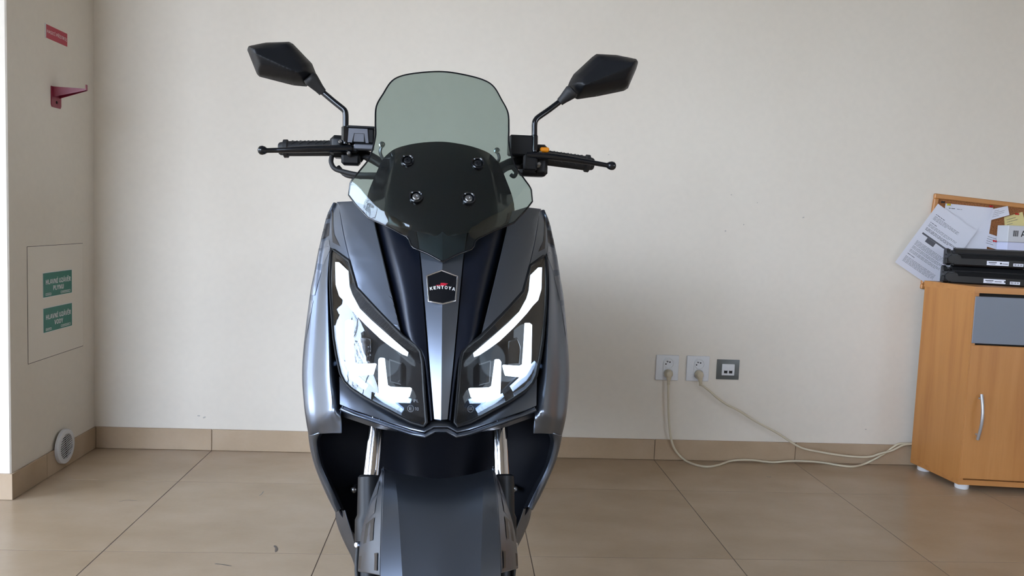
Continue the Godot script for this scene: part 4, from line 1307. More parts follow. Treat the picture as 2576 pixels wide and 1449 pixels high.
func handlebar() -> void:
	mirror(pts3(MIRROR_L), pts3(MIRROR_RIDGE_L), pts3(BOOT_L), pts3(STEM_L))
	mirror(pts3(MIRROR_R), pts3(MIRROR_RIDGE_R), pts3(BOOT_R), pts3(STEM_R))
	for k in 2:
		var g := pts3([GRIP_L, GRIP_R][k])
		var d: Vector3 = (g[2] - g[0]).normalized()
		var m := MB.new()
		m.tube([g[0] - d * 0.003, g[0], g[0] + d * 0.006, g[0] + d * 0.008, g[0] + d * 0.016, g[0] + d * 0.018, g[2]], [0.011, 0.0135, 0.0145, 0.0195, 0.0195, 0.0160, 0.0165], 24)
		var grip := obj("grip", m, M.rubber, scooter, 40)
		var rb := MB.new()
		for i in 5:                   # slanted tread bars
			var c := g[0].lerp(g[2], 0.22 + 0.15 * i) as Vector3
			for a in [-0.6, 0.5, 1.6]:
				var u := Vector3(0, sin(a), cos(a)) * 0.0164
				var w := Vector3(0, sin(a + 0.75), cos(a + 0.75)) * 0.0164
				rb.tube([c + u, c + (u + w).normalized() * 0.0166 + d * 0.006, c + w + d * 0.012], [0.0013], 6)
		obj("grip_tread", rb, M.rubber, grip)
		var l := pts3([LEVER_L, LEVER_R][k])
		m = MB.new()
		m.tube([l[0] - (l[1] - l[0]) * 1.0, l[0] - (l[1] - l[0]) * 0.85, l[0] - (l[1] - l[0]) * 0.5, l[0], l[0] + (l[1] - l[0]) * 0.55, l[1], l[2], l[3], l[4], l[5]], [0.001, 0.0055, 0.0088, 0.0096, 0.0080, 0.0050, 0.0053, 0.0066, 0.0074, 0.0080], 16)
		obj("brake_lever", m, M.gloss_black, scooter, 50)
	# brake side with the bright reservoir
	var r := obj("brake_reservoir", bx(RES_L, 0.003), M.plastic, scooter)
	var t = RES_L
	var lid := MB.new()
	lid.box(Vector3(t[0] - 0.001, t[4] - 0.001, t[2] - 0.001), Vector3(t[3] + 0.001, t[4] + 0.004, t[5] + 0.002), 0.0015)
	obj("reservoir_lid", lid, M.plastic, r)
	var fr := MB.new()
	var zf: float = t[5]
	fr.prism([Vector2(t[0] + 0.001, t[1] + 0.001), Vector2(t[0] + 0.010, t[1] + 0.001), Vector2(t[0] + 0.014, t[1] + 0.020), Vector2(t[3] - 0.020, t[1] + 0.020), Vector2(t[3] - 0.017, t[1] + 0.001), Vector2(t[3] - 0.011, t[1] + 0.001), Vector2(t[3] - 0.014, t[4] - 0.002), Vector2(t[0] + 0.003, t[4] - 0.002)], zf - 0.001, zf + 0.003)
	obj("reservoir_frame", fr, M.reservoir, r, 20)
	fr = MB.new()
	fr.box(Vector3(t[0] + 0.013, t[1] + 0.003, zf - 0.001), Vector3(t[3] - 0.021, t[1] + 0.020, zf + 0.0006))
	obj("sight_glass", fr, M.reservoir, r)
	obj("lever_clamp", bx(CLAMP_L, 0.002), M.reservoir, scooter)
	obj("switch_housing", bx(SWITCH_L, 0.010), M.plastic, scooter, 50)
	obj("lever_bracket", bx(BRK_L, 0.004), M.plastic, scooter)
	obj("lever_bracket", bx(MOUNT_L, 0.005), M.plastic, scooter)
	obj("brake_reservoir", bx(RES_R, 0.003), M.plastic, scooter)
	var sw := obj("switch_housing", bx(SWITCH_R, 0.008), M.plastic, scooter, 50)
	obj("switch_button", bx(BUTTON_R, 0.003), M.yellow, sw).set_meta("label", "yellow switch button")
	obj("lever_bracket", bx(LOW_R, 0.009), M.plastic, scooter)
	obj("lever_bracket", bx(BRK_R, 0.004), M.plastic, scooter)
	for k in 4:
		var c: Vector3 = [v3([RES_L[0] + 0.004, RES_L[1] - 0.022, -0.262]), v3([RES_L[0] - 0.014, RES_L[1] + 0.001, -0.268]), v3([RES_R[3] + 0.012, RES_R[1] - 0.018, -0.258]), v3([RES_R[3] + 0.016, RES_R[1] + 0.006, -0.268])][k]
		var s := MB.new()
		s.lathe(c, Vector3(0, 0.3, 1), [[0.0, 0.006], [0.003, 0.006], [0.0046, 0.004], [0.0046, -0.008]], 6)
		obj("bolt", s, M.steel, scooter, 20)
	for c in [CABLE_L1, CABLE_L2, CABLE_L3, CABLE_R1, CABLE_R2]:
		var m := MB.new()
		m.tube(MB.curve(pts3(c), 5, true), [0.0050 if c != CABLE_R2 else 0.0042], 10)
		obj("cable", m, M.rubber, scooter, 50)
	var m := MB.new()
	m.tube(MB.curve([v3(GRIP_L[2]) + Vector3(-0.02, 0, 0), v3(GRIP_L[2]) + Vector3(0.05, -0.004, 0), Vector3(-0.10, 1.06, -0.31), Vector3(-0.05, 1.02, -0.29), Vector3(0.05, 1.02, -0.29), Vector3(0.10, 1.06, -0.31), v3(GRIP_R[2]) + Vector3(-0.05, -0.004, 0), v3(GRIP_R[2]) + Vector3(0.02, 0, 0)], 5, true), [0.011], 14)
	obj("handlebar_tube", m, M.plastic, scooter, 50)

func scooter_rear() -> void:
	var m := MB.new()
	m.panel([[Vector3(-0.17, 0.98, -0.46), Vector3(-0.10, 1.02, -0.36), Vector3(0, 1.03, -0.33), Vector3(0.10, 1.02, -0.36), Vector3(0.17, 0.98, -0.46)], [Vector3(-0.20, 0.80, -0.47), Vector3(-0.12, 0.82, -0.50), Vector3(0, 0.83, -0.50), Vector3(0.12, 0.82, -0.50), Vector3(0.20, 0.80, -0.47)], [Vector3(-0.20, 0.60, -0.42), Vector3(-0.12, 0.62, -0.50), Vector3(0, 0.66, -0.55), Vector3(0.12, 0.62, -0.50), Vector3(0.20, 0.60, -0.42)], [Vector3(-0.17, 0.34, -0.40), Vector3(-0.12, 0.40, -0.52), Vector3(0, 0.56, -0.62), Vector3(0.12, 0.40, -0.52), Vector3(0.17, 0.34, -0.40)]], 4, 4, 0.004)
	obj("leg_shield", m, M.plastic, scooter, 40)
	m = MB.new()
	m.box(Vector3(-0.10, 0.26, -1.25), Vector3(0.10, 0.56, -0.45), 0.06)
	obj("centre_tunnel", m, M.plastic, scooter, 50)
	for s in [-1.0, 1.0]:
		m = MB.new()
		m.box(Vector3(minf(s * 0.09, s * 0.19), 0.27, -1.05), Vector3(maxf(s * 0.09, s * 0.19), 0.31, -0.42), 0.012)
		obj("footboard", m, M.rubber, scooter, 40)
		m = MB.new()
		m.panel([[Vector3(s * 0.10, 0.74, -0.86), Vector3(s * 0.14, 0.75, -1.1), Vector3(s * 0.14, 0.80, -1.4), Vector3(s * 0.10, 0.86, -1.62)], [Vector3(s * 0.14, 0.62, -0.88), Vector3(s * 0.19, 0.62, -1.1), Vector3(s * 0.19, 0.68, -1.35), Vector3(s * 0.12, 0.78, -1.62)], [Vector3(s * 0.10, 0.40, -0.92), Vector3(s * 0.14, 0.42, -1.1), Vector3(s * 0.15, 0.52, -1.3), Vector3(s * 0.09, 0.70, -1.6)]], 4, 4, 0.004)
		obj("rear_side_panel", m, M.paint, scooter, 40)
	m = MB.new()
	m.panel([[Vector3(-0.12, 0.76, -0.86), Vector3(-0.07, 0.79, -0.85), Vector3(0, 0.80, -0.84), Vector3(0.07, 0.79, -0.85), Vector3(0.12, 0.76, -0.86)], [Vector3(-0.15, 0.76, -1.1), Vector3(-0.09, 0.79, -1.1), Vector3(0, 0.79, -1.1), Vector3(0.09, 0.79, -1.1), Vector3(0.15, 0.76, -1.1)], [Vector3(-0.13, 0.86, -1.35), Vector3(-0.08, 0.90, -1.33), Vector3(0, 0.90, -1.33), Vector3(0.08, 0.90, -1.33), Vector3(0.13, 0.86, -1.35)], [Vector3(-0.10, 0.87, -1.6), Vector3(-0.06, 0.90, -1.6), Vector3(0, 0.90, -1.6), Vector3(0.06, 0.90, -1.6), Vector3(0.10, 0.87, -1.6)]], 4, 4, 0.03)
	obj("seat", m, M.rubber, scooter, 50)
	m = MB.new()
	m.box(Vector3(-0.095, 0.42, -1.58), Vector3(0.095, 0.77, -0.88), 0.03)
	obj("luggage_box", m, M.plastic, scooter, 40)
	var prof := []
	for k in 21:
		var a := TAU * k / 20.0
		prof.append([0.175 + 0.055 * cos(a) if cos(a) > 0 else 0.175 + 0.03 * cos(a), 0.065 * sin(a)])
	m = MB.new()
	m.lathe(Vector3(0, 0.23, -1.36), Vector3(1, 0, 0), prof, 56)
	var ty := obj("rear_tyre", m, M.rubber, scooter, 40)
	m = MB.new()
	m.lathe(Vector3(0, 0.23, -1.36), Vector3(1, 0, 0), [[0.0, -0.04], [0.155, -0.045], [0.155, 0.045], [0.0, 0.04]], 40)
	obj("rim", m, M.plastic, ty)
	m = MB.new()
	m.box(Vector3(-0.17, 0.18, -1.45), Vector3(-0.08, 0.34, -0.95), 0.03)
	obj("engine_case", m, M.plastic, scooter, 40)
	m = MB.new()
	for s in [-1.0, 1.0]:
		m.tube([Vector3(s * 0.06, 0.28, -1.05), Vector3(s * 0.13, 0.012, -1.12)], [0.014], 10)
	m.tube([Vector3(-0.1, 0.12, -1.09), Vector3(0.1, 0.12, -1.09)], [0.012], 10)
	obj("centre_stand", m, M.plastic, scooter, 40)


# ---------------------------------------------------------------- things on the walls
# local axes for the pillar's side: right in the picture plane of that wall = -z, up = y, out = +x
func on_left(called: String, label: String, category: String, z: float, y: float, group := "") -> Node3D:
	var o := thing(called, label, category, Vector3(XL, y, z), group)
	o.rotation.y = PI / 2
	return o

func lettering(parent: Node, txt: String, at: Vector3, w: float, h: float, m: Material, bold := true) -> void:
	var t := fitted(txt, w, h, bold)
	for i in t.t.size():
		t.t[i] += at
	obj("lettering", t, m, parent)

func make_wall_things() -> void:
	# red sign
	var s := on_left("fire_extinguisher_sign", "small red sign with white lettering high on the left wall", "sign", 0.283, 1.5425)
	var b := MB.new()
	b.box(Vector3(-0.074, -0.0225, 0.0), Vector3(0.074, 0.0225, 0.0015), 0.0004)
	obj("plate", b, M.red_sign, s)
	b = MB.new()
	b.box(Vector3(-0.079, -0.0245, 0.0), Vector3(-0.074, 0.0245, 0.002), 0.0004)
	obj("white_edge", b, M.white_plastic, s)
	lettering(s, "HASICÍ PŘÍSTROJ", Vector3(0.0, 0.001, 0.0018), 0.136, 0.0165, M.letter_white, false)
	# red hook
	s = on_left("extinguisher_bracket", "empty dark red metal wall bracket below the red sign", "bracket", 0.292, 1.328)
	b = MB.new()
	b.prism([Vector2(-0.034, 0.036), Vector2(0.034, 0.036), Vector2(0.034, -0.026), Vector2(0.029, -0.034), Vector2(-0.029, -0.034), Vector2(-0.034, -0.026)], 0.0, 0.003)
	obj("back_plate", b, M.red_metal, s, 20)
	b = MB.new()
	b.quad(Vector3(-0.022, 0.036, 0.002), Vector3(0.022, 0.036, 0.002), Vector3(0.006, 0.036, 0.105), Vector3(-0.006, 0.036, 0.105))
	b.quad(Vector3(-0.022, 0.034, 0.002), Vector3(0.022, 0.034, 0.002), Vector3(0.006, 0.034, 0.105), Vector3(-0.006, 0.034, 0.105))
	for k in [-1.0, 1.0]:
		b.quad(Vector3(k * 0.022, 0.036, 0.002), Vector3(k * 0.006, 0.036, 0.105), Vector3(k * 0.006, 0.030, 0.105), Vector3(k * 0.022, 0.0, 0.002))
	b.box(Vector3(-0.006, 0.030, 0.103), Vector3(0.006, 0.050, 0.106), 0.001)
	obj("arm", b, M.red_metal, s, 20)
	b = MB.new()
	b.lathe(Vector3(0, -0.016, 0.003), Vector3(0, 0, 1), [[0.0, 0.002], [0.004, 0.002], [0.005, 0.0]], 12)
	obj("screw", b, M.dark_gap, s)
	# access panel with two green signs
	s = on_left("access_panel", "flush white access panel with a dark gap around it on the left wall", "access panel", 0.2915, 0.620)
	b = MB.new()
	b.box(Vector3(-0.1965, -0.1965, 0.0), Vector3(0.1965, 0.1965, 0.0004))
	obj("gap", b, M.dark_gap, s)
	b = MB.new()
	b.box(Vector3(-0.1945, -0.1948, 0.0), Vector3(0.1952, 0.1952, 0.0010), 0.0003)
	obj("panel_plate", b, M.panel_white, s)
	for k in 2:
		var lab: String = ["green sign reading hlavní uzávěr plynu on the white access panel", "green sign reading hlavní uzávěr vody on the white access panel"][k]
		var g := on_left("green_sign", lab, "sign", 0.2875, [0.6795, 0.557][k], "green signs on the access panel")
		g.position.x += 0.001
		b = MB.new()
		b.box(Vector3(-0.1035, -0.0435, 0.0), Vector3(0.1035, 0.0435, 0.0008))
		obj("border", b, M.letter_white, g)
		b = MB.new()
		b.box(Vector3(-0.1018, -0.0418, 0.0), Vector3(0.1018, 0.0418, 0.0011))
		obj("plate", b, M.green_sign, g)
		lettering(g, "HLAVNÍ UZÁVĚR", Vector3(0.004, 0.0125, 0.0014), 0.178, 0.0215, M.letter_white)
		lettering(g, ["PLYNU", "VODY"][k], Vector3(0.003, -0.0135, 0.0014), [0.074, 0.062][k], 0.0165, M.letter_white)
		for q in [[-0.068, 0.036], [0.054, 0.068]]:
			var f := MB.new()
			for e in [[-1, 0], [1, 0], [0, -1], [0, 1]]:
				if e[0] != 0:
					f.box(Vector3(q[0] + e[0] * q[1] / 2 - 0.0008, -0.0365, 0.001), Vector3(q[0] + e[0] * q[1] / 2 + 0.0008, -0.0295, 0.0014))
				else:
					f.box(Vector3(q[0] - q[1] / 2, -0.033 + e[1] * 0.0035 - 0.0006, 0.001), Vector3(q[0] + q[1] / 2, -0.033 + e[1] * 0.0035 + 0.0006, 0.0014))
			f.box(Vector3(q[0] - q[1] * 0.38, -0.0336, 0.001), Vector3(q[0] + q[1] * 0.38, -0.0322, 0.0014))
			obj("imprint_box", f, M.letter_white, g)
	# round vent over the skirting
	s = on_left("vent_cover", "round white louvred vent cover overlapping the skirting", "vent", 0.270, 0.083)
	s.position.x += 0.008
	b = MB.new()
	b.lathe(Vector3.ZERO, Vector3(0, 0, 1), [[0.063, 0.0], [0.063, 0.010], [0.061, 0.0125], [0.047, 0.014], [0.0455, 0.0125], [0.0455, 0.001]], 48)
	obj("ring", b, M.white_plastic, s, 40)
	b = MB.new()
	b.lathe(Vector3.ZERO, Vector3(0, 0, 1), [[0.0, 0.003], [0.046, 0.003], [0.046, 0.0]], 32)
	obj("backing", b, M.dark_gap, s)
	for k in 11:
		var y := -0.040 + 0.008 * k
		var w := sqrt(0.0458 * 0.0458 - y * y)
		b = MB.new()
		b.box(Vector3(-w, y - 0.0013, 0.0085), Vector3(w, y + 0.0013, 0.0115))
		b.xf(Transform3D(Basis(Vector3(0, 0, 1), deg_to_rad(9)), Vector3.ZERO))
		obj("slat", b, M.white_plastic, s, 20)
	b = MB.new()
	b.box(Vector3(-0.0022, -0.044, 0.003), Vector3(0.0022, 0.044, 0.0105))
	b.xf(Transform3D(Basis(Vector3(0, 0, 1), deg_to_rad(9)), Vector3.ZERO))
	obj("bar", b, M.dark_gap, s)
	sockets()

func sockets() -> void:
	for k in 2:
		var cx: float = [0.8695, 0.998][k]
		var s := thing("double_socket", ["white double socket farther from the grey data socket", "white double socket next to the grey data socket"][k], "socket", Vector3(cx, 0.3885, 0.0), "white double wall sockets")
		var b := MB.new()
		b.box(Vector3(-0.0475, -0.0525, 0.0), Vector3(0.0475, 0.0525, 0.007), 0.003)
		obj("frame", b, M.white_plastic, s)
		# insert: rounded upright plate with two round wells
		var ins := []
		for i in 24:
			var a := TAU * i / 24.0
			ins.append(Vector2(cos(a) * 0.0225 + 0.005, sin(a) * 0.0225 + (0.0205 if sin(a) >= 0 else -0.0205)))
		b = MB.new()
		b.prism(ins, 0.006, 0.0095)
		obj("insert", b, M.white_plastic, s, 25)
		for j in 2:
			var c := Vector3(0.005 - 0.001 * j, [0.019, -0.0225][j], 0.0095)
			b = MB.new()
			b.lathe(c, Vector3(0, 0, 1), [[0.0, 0.0004], [0.0182, 0.0004], [0.0188, 0.0022], [0.0200, 0.0022], [0.0206, 0.0]], 32)
			var well := obj("well", b, M.white_plastic, s, 40)
			if j == 0:
				for h in [[0.004, 0.0055, 0.0030], [-0.0125, -0.003, 0.0030]]:
					b = MB.new()
					b.lathe(c + Vector3(h[0], h[1], 0.0005), Vector3(0, 0, 1), [[0.0, 0.0004], [h[2], 0.0004], [h[2], 0.0]], 14)
					obj("hole", b, M.dark_gap, well)
				b = MB.new()
				b.tube([c + Vector3(-0.0085, 0.0085, 0.001), c + Vector3(-0.0070, 0.0080, 0.006)], [0.0026], 10)
				b.tube([c + Vector3(-0.0050, 0.0072, 0.0004), c + Vector3(-0.0050, 0.0072, 0.001)], [0.0030], 10)
				obj("earth_pin", b, M.alloy, well)
	var d := thing("data_socket", "square grey framed data socket with two ports", "socket", Vector3(1.126, 0.3875, 0.0))
	var b := MB.new()
	var o := 0.047; var i_ := 0.0275
	for q in [[Vector2(-1, -1), Vector2(1, -1)], [Vector2(1, -1), Vector2(1, 1)], [Vector2(1, 1), Vector2(-1, 1)], [Vector2(-1, 1), Vector2(-1, -1)]]:
		var p0: Vector2 = q[0]; var p1: Vector2 = q[1]
		b.quad(Vector3(p0.x * o, p0.y * 0.0415, 0.0), Vector3(p1.x * o, p1.y * 0.0415, 0.0), Vector3(p1.x * o, p1.y * 0.0415, 0.0045), Vector3(p0.x * o, p0.y * 0.0415, 0.0045))
		b.quad(Vector3(p0.x * o, p0.y * 0.0415, 0.0045), Vector3(p1.x * o, p1.y * 0.0415, 0.0045), Vector3(p1.x * i_, p1.y * 0.0245, 0.0085), Vector3(p0.x * i_, p0.y * 0.0245, 0.0085))
		b.quad(Vector3(p0.x * i_, p0.y * 0.0245, 0.0085), Vector3(p1.x * i_, p1.y * 0.0245, 0.0085), Vector3(p1.x * i_, p1.y * 0.0245, 0.002), Vector3(p0.x * i_, p0.y * 0.0245, 0.002))
	obj("frame", b, M.grey_frame, d, 20)
	b = MB.new()
	b.box(Vector3(-0.0270, -0.0240, 0.0), Vector3(0.0270, 0.0240, 0.0080), 0.001)
	obj("insert", b, M.white_plastic, d)
	for k in [-1.0, 1.0]:
		b = MB.new()
		var x: float = k * 0.0105
		b.prism([Vector2(x - 0.0070, -0.0150), Vector2(x + 0.0070, -0.0150), Vector2(x + 0.0070, -0.0025), Vector2(x + 0.0045, -0.0040), Vector2(x - 0.0045, -0.0040), Vector2(x - 0.0070, -0.0025)], 0.0078, 0.0084)
		obj("port", b, M.dark_gap, d)
	# plugs with their cords
	for k in 2:
		var c := Vector3([0.8735, 1.002][k], 0.3655, 0.0115)
		var path: Array = pts3([CORD_1, CORD_2][k])
		var s := thing("power_cord", ["beige power cord hanging straight down from its plug and snaking along the floor", "beige power cord running slantwise down from its plug to the cabinet"][k], "cord", Vector3.ZERO, "beige power cords")
		b = MB.new()
		b.lathe(c, Vector3(0, 0, 1), [[0.0178, -0.001], [0.0180, 0.004], [0.0165, 0.010], [0.0140, 0.020], [0.0105, 0.0235], [0.0, 0.0245]], 28)
		var tilt: float = [0.0, 0.004][k]
		b.tube([c + Vector3(0, -0.004, 0.013), c + Vector3(tilt * 0.6, -0.018, 0.013), c + Vector3(tilt, -0.028, 0.013), c + Vector3(tilt * 1.3, -0.030, 0.013), c + Vector3(tilt * 1.6, -0.044, 0.012)], [0.0115, 0.0095, 0.0068, 0.0058, 0.0062], 14)
		obj("plug", b, M.plug, s, 40)
		path[0] = c + Vector3(tilt * 1.6, -0.042, 0.012)
		b = MB.new()
		b.tube(MB.curve(path, 5, true), [0.0044], 10)
		obj("cable", b, M.cord, s, 60)


# ---------------------------------------------------------------- cabinet, board and what stands there
func make_cabinet() -> void:
	var B := Vector3(1.921, 0, 0.038); var F := Vector3(1.948, 0, 0.322)
	var dir := Vector3(0.994, 0, 0.110)          # along the front
	var W := 0.80
	var FR := F + dir * W
	var BR := Vector3(FR.x, 0, 0.038)
	var s := thing("cabinet", "beech cabinet with a grey drawer and a door with a bow handle", "cabinet", F)
	var loc := func(p: Vector3): return p - F
	var prism_y := func(pl: Array, y0: float, y1: float) -> MB:
		var m := MB.new()
		m.prism(pl.map(func(p): return Vector2(p.x - F.x, -(p.z - F.z))), y0, y1)
		m.xf(Transform3D(Basis(Vector3(1, 0, 0), Vector3(0, 0, -1), Vector3(0, 1, 0)), Vector3.ZERO))
		return m
	obj("top_board", prism_y.call([B + Vector3(-0.004, 0, 0), F + Vector3(-0.004, 0, 0.004), FR + Vector3(0, 0, 0.004), BR], 0.765, 0.789), M.wood_across, s, 20)
	obj("bottom_board", prism_y.call([B, F, FR, BR], 0.022, 0.042), M.wood_across, s, 20)
	var t := 0.018
	obj("side_panel", prism_y.call([B, F, F + Vector3(t, 0, 0.0), B + Vector3(t, 0, 0)], 0.042, 0.765), M.wood, s, 20)
	obj("carcass", prism_y.call([B + Vector3(t, 0, 0), F + Vector3(t, 0, -0.020), FR + Vector3(0, 0, -0.02), BR], 0.042, 0.765), M.dark_gap, s, 20)
	# fronts are built along the front plane
	var fb := Basis(dir.normalized(), Vector3.UP, dir.normalized().cross(Vector3.UP))
	var fr := func(called: String, x0: float, x1: float, y0: float, y1: float, z0: float, z1: float, m: Material, parent: Node, ch := 0.0015) -> MeshInstance3D:
		var k := MB.new()
		k.box(Vector3(x0, y0, z0), Vector3(x1, y1, z1), ch)
		k.xf(Transform3D(fb, Vector3.ZERO))
		return obj(called, k, m, parent)
	fr.call("drawer", 0.004, W, 0.573, 0.752, -0.018, 0.002, M.drawer_grey, s)
	var door: MeshInstance3D = fr.call("door", 0.006, W, 0.046, 0.566, -0.018, 0.000, M.wood, s)
	var h := MB.new()
	var hp := []
	for i in 9:
		var f := i / 8.0
		hp.append(fb * Vector3(0.052, 0.205 + 0.175 * f, 0.012 + 0.020 * sin(PI * f)))
	h.tube(hp, [0.0055], 12)
	for f in [0.1, 0.9]:
		h.tube([fb * Vector3(0.052, 0.205 + 0.175 * f, -0.001), fb * Vector3(0.052, 0.205 + 0.175 * f, 0.016)], [0.0045], 8)
	obj("handle", h, M.handle, door, 50)
	for p in [B + Vector3(0.04, 0, 0.035), F + Vector3(0.035, 0, -0.03), FR + Vector3(-0.04, 0, -0.04), BR + Vector3(-0.04, 0, 0.04)]:
		var k := MB.new()
		k.lathe(loc.call(p), Vector3.UP, [[0.0, 0.0], [0.024, 0.0], [0.026, 0.004], [0.026, 0.022], [0.0, 0.022]], 20)
		obj("foot", k, M.white_plastic, s)
	make_board()
	make_toner()

const PIN_LABELS := ["black push pin in bare cork near the frame corner", "yellow push pin on the nearly blank sheet", "red push pin at the top edge of the nearly blank sheet", "red push pin on the pale yellow note", "red push pin on the white card above the cartridges"]

func make_board() -> void:
	var a := deg_to_rad(-3.9)
	var tl := Vector3(1.947, 1.149, 0.0)
	var s := thing("cork_board", "crooked cork pinboard in a wooden frame behind the cabinet", "pinboard", tl)
	s.rotation.z = a
	var w := 0.60; var h := 0.397; var f := 0.020
	var b := MB.new()
	b.box(Vector3(f * 0.5, -h + f * 0.5, 0.001), Vector3(w - f * 0.5, -f * 0.5, 0.008))
	obj("cork", b, M.cork, s)
	for q in [[0.0, w, -f, 0.0], [0.0, w, -h, -h + f], [0.0, f, -h + f, -f], [w - f, w, -h + f, -f]]:
		b = MB.new()
		b.box(Vector3(q[0], q[2], 0.0005), Vector3(q[1], q[3], 0.016), 0.003)
		obj("frame_bar", b, M.wood_across if q[1] - q[0] > 0.1 else M.wood, s)
	# papers: each has its own outline
	paper("printed_sheet", "white printed sheet with a dark picture hanging askew off the pinboard", PAPER_TEXT, M.paper, 0.020, "text")
	paper("printed_sheet", "nearly blank white sheet under the yellow pin on the pinboard", PAPER_BLANK, M.paper, 0.011, "header")
	paper("receipt", "torn white receipt at the top edge of the pinboard sheets", RECEIPT, M.paper, 0.0215, "few")
	paper("yellow_note", "pale yellow handwritten note pinned to the cork", NOTE, M.paper_yellow, 0.011, "few")
	paper("business_card", "white card held by a red pin above the toner cartridges", CARD_1, M.paper, 0.013, "few")
	paper("business_card", "white card half hidden behind the white box", CARD_2, M.paper, 0.0145, "few")
	for p in PINS:
		var c := v3(p)
		var m: Material = [M.ink, M.yellow_pin, M.red_pin][int(p[3])]
		var k := MB.new()
		k.lathe(c, Vector3(0.25, -0.1, 1), [[0.0045, 0.0], [0.0045, 0.0015], [0.0022, 0.003], [0.0022, 0.008], [0.004, 0.010], [0.004, 0.012], [0.0, 0.0125]], 12)
		tag(obj("push_pin", k, m), PIN_LABELS[PINS.find(p)], "pin", "push pins on the pinboard")

# a sheet of paper: corners lower left, lower right, upper right, upper left, and lines of print
func paper(called: String, label: String, q: Array, m: Material, z: float, print_: String) -> void:
	var c := pts2(q)
	var at := Vector3(c[0].x, c[0].y, z)
	var s := thing(called, label, "paper", at)
	var P := func(u: float, v: float, lift: float) -> Vector3:
		var e: Vector2 = c[0].lerp(c[1], u).lerp(c[3].lerp(c[2], u), v)
		var curl := 0.010 * pow(1.0 - u, 3.0) * (1.0 - v) if print_ == "text" else 0.003 * u * (1.0 - v)
		return Vector3(e.x - at.x, e.y - at.y, curl + lift)
	var b := MB.new()
	for i in 8:
		for j in 8:
			var u0 := i / 8.0; var u1 := (i + 1) / 8.0; var v0 := j / 8.0; var v1 := (j + 1) / 8.0
			b.quad(P.call(u0, v0, 0.0), P.call(u1, v0, 0.0), P.call(u1, v1, 0.0), P.call(u0, v1, 0.0))
			b.quad(P.call(u0, v1, -0.0003), P.call(u1, v1, -0.0003), P.call(u1, v0, -0.0003), P.call(u0, v0, -0.0003))
	obj("sheet", b, m, s, 60)
	var rng := RandomNumberGenerator.new()
	rng.seed = called.hash() + label.hash()
	var k := MB.new()
	var line := func(u0: float, u1: float, v: float, h: float):
		var u := u0
		while u < u1:
			var e: float = minf(u1, u + rng.randf_range(0.02, 0.09))
			k.quad(P.call(u, v, 0.0004), P.call(e, v, 0.0004), P.call(e, v + h, 0.0004), P.call(u, v + h, 0.0004))
			u = e + 0.012
	if print_ == "text":
		for blk in [[0.86, 1, 0.10, 0.32, 0.008], [0.835, 4, 0.10, 0.72, 0.005], [0.73, 1, 0.10, 0.26, 0.008], [0.705, 3, 0.10, 0.80, 0.005], [0.64, 3, 0.10, 0.85, 0.007], [0.42, 5, 0.10, 0.80, 0.005], [0.33, 3, 0.10, 0.85, 0.005], [0.27, 3, 0.10, 0.85, 0.005], [0.20, 1, 0.10, 0.28, 0.008], [0.16, 6, 0.10, 0.86, 0.005]]:
			for i in blk[1]:
				line.call(blk[2], blk[3] - (rng.randf() * 0.3 if i == blk[1] - 1 and blk[1] > 1 else 0.0), blk[0] - i * 0.016, blk[4])
		k.quad(P.call(0.10, 0.535, 0.0004), P.call(0.80, 0.535, 0.0004), P.call(0.80, 0.56, 0.0004), P.call(0.10, 0.56, 0.0004))
		k.quad(P.call(0.25, 0.47, 0.0004), P.call(0.46, 0.47, 0.0004), P.call(0.46, 0.535, 0.0004), P.call(0.25, 0.535, 0.0004))
	elif print_ == "header":
		line.call(0.08, 0.22, 0.90, 0.014); line.call(0.25, 0.36, 0.90, 0.008)
	else:
		for i in 4:
			line.call(0.12, rng.randf_range(0.4, 0.8), 0.75 - 0.17 * i, 0.035)
	obj("print", k, M.print_grey, s)

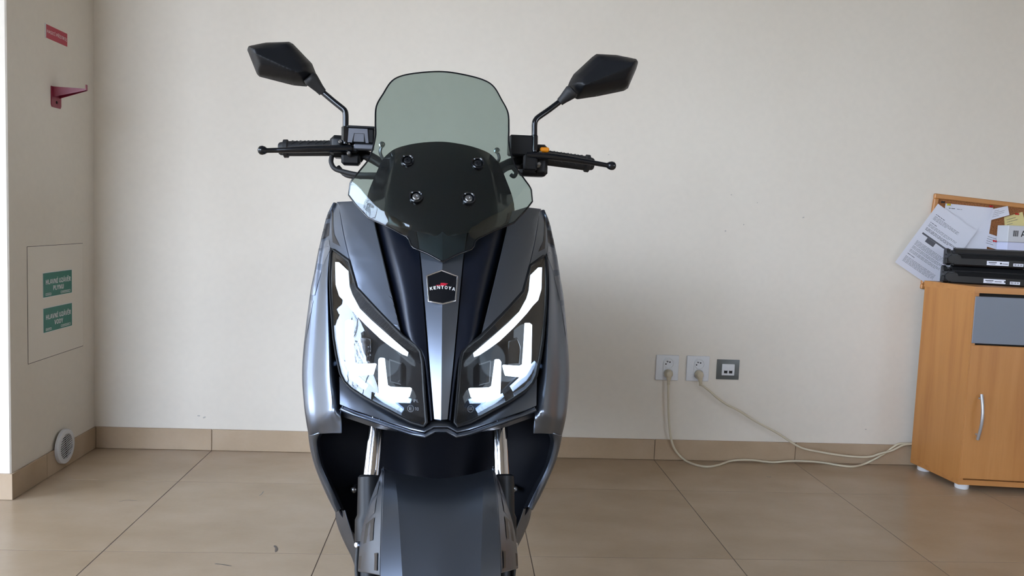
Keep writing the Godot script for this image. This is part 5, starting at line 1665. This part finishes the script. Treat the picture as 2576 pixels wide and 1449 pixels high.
func make_toner() -> void:
	for k in 2:
		var at := Vector3([1.988, 1.981][k], [0.8595, 0.789][k], 0.041)
		var s := thing("toner_cartridge", ["black toner cartridge lying on top of another one", "black toner cartridge lying on the cabinet under another one"][k], "cartridge", at, "stacked black toner cartridges")
		s.rotation.y = deg_to_rad(-25.0)
		var L := 0.283
		# body: section in z, y drawn along x
		var sec := [Vector2(0.0, 0.0), Vector2(0.115, 0.0), Vector2(0.120, 0.006), Vector2(0.120, 0.030), Vector2(0.108, 0.046), Vector2(0.060, 0.056), Vector2(0.010, 0.060), Vector2(0.0, 0.054)]
		var b := MB.new()
		b.prism(sec, 0.025, L)
		var turn := Transform3D(Basis(Vector3(0, 0, 1), Vector3(0, 1, 0), Vector3(1, 0, 0)), Vector3.ZERO)
		b.xf(turn)
		obj("body", b, M.toner, s, 20)
		b = MB.new()
		b.prism([Vector2(0.052, 0.048), Vector2(0.100, 0.040), Vector2(0.104, 0.052), Vector2(0.085, 0.066), Vector2(0.030, 0.0705), Vector2(0.026, 0.060)], 0.030, L - 0.004)
		b.xf(turn)
		obj("drum_cover", b, M.toner_rough, s, 20)
		# left end cap with lugs and a gear boss
		b = MB.new()
		b.prism([Vector2(-0.002, 0.002), Vector2(0.095, 0.000), Vector2(0.118, 0.008), Vector2(0.123, 0.022), Vector2(0.113, 0.030), Vector2(0.110, 0.046), Vector2(0.088, 0.052), Vector2(0.080, 0.064), Vector2(0.055, 0.062), Vector2(0.020, 0.067), Vector2(-0.002, 0.058)], 0.0, 0.014)
		b.xf(turn)
		b.box(Vector3(0.012, 0.004, 0.004), Vector3(0.040, 0.050, 0.117), 0.004)
		var cap := obj("end_cap", b, M.toner_rough, s, 25)
		b = MB.new()
		b.tube([Vector3(0.018, 0.026, 0.112), Vector3(0.018, 0.026, 0.1235)], [0.016, 0.015], 20)
		b.tube([Vector3(0.036, 0.030, 0.112), Vector3(0.036, 0.030, 0.1225)], [0.014, 0.013], 20)
		obj("gear", b, M.toner, cap, 40)
		b = MB.new()
		b.tube([Vector3(-0.001, 0.018, 0.116), Vector3(-0.004, 0.018, 0.116)], [0.0045], 14)
		obj("contact", b, M.white_plastic, cap)
		b = MB.new()
		b.box(Vector3(-0.010, 0.006, 0.108), Vector3(0.002, 0.030, 0.1215), 0.003)
		b.box(Vector3(-0.006, 0.040, 0.095), Vector3(0.002, 0.045, 0.100), 0.001)
		obj("lug", b, M.toner_rough, cap)
		# stickers on the front
		for q in [[0.138, 0.075, 0.0165], [0.228, 0.034, 0.0110]]:
			b = MB.new()
			b.box(Vector3(q[0], 0.0085, 0.1198), Vector3(q[0] + q[1], 0.0085 + q[2], 0.1206))
			var lab := obj("sticker", b, M.paper, s)
			var ink := MB.new()
			if q[1] > 0.05:
				ink.lathe(Vector3(q[0] + [0.048, 0.073][k], 0.0170, 0.1206), Vector3(0, 0, 1), [[0.0, 0.0003], [0.0032, 0.0003]], 16)
				for r in [[0.006, 0.034, 0.0175, 0.0028], [0.010, 0.030, 0.0125, 0.0016], [0.052 if k == 0 else 0.038, 0.072 if k == 0 else 0.062, 0.0150, 0.0022]]:
					ink.box(Vector3(q[0] + r[0], r[2], 0.1206), Vector3(q[0] + r[1], r[2] + r[3], 0.1208))
			else:
				for r in 9:
					ink.box(Vector3(q[0] + 0.003 + r * 0.0033, 0.0112, 0.1206), Vector3(q[0] + 0.003 + r * 0.0033 + [0.0012, 0.002, 0.0008][r % 3], 0.0172, 0.1208))
			obj("print", ink, M.ink, lab)
	# two white boxes standing at the right behind the cartridges
	var p := Vector3(2.226, 0.789, 0.019)
	var bx1 := thing("carton_box", "pale lavender white box standing on the cabinet under the box with a barcode", "box", p)
	var b := MB.new()
	b.box(Vector3(0, 0, 0), Vector3(0.34, 0.172, 0.066), 0.002)
	obj("carton", b, M.carton_blue, bx1)
	var bx2 := thing("barcode_box", "white box with a barcode lying on top of the lavender white box", "box", p + Vector3(-0.003, 0.172, 0))
	b = MB.new()
	b.box(Vector3(0, 0, 0), Vector3(0.34, 0.068, 0.069), 0.002)
	obj("carton", b, M.carton, bx2)
	b = MB.new()
	for r in 9:
		b.box(Vector3(0.022 + r * 0.0026, 0.024, 0.069), Vector3(0.022 + r * 0.0026 + [0.0012, 0.0018, 0.0008][r % 3], 0.048, 0.0694))
	obj("barcode", b, M.ink, bx2)
	lettering(bx2, "A", Vector3(0.066, 0.036, 0.0694), 0.022, 0.025, M.ink)
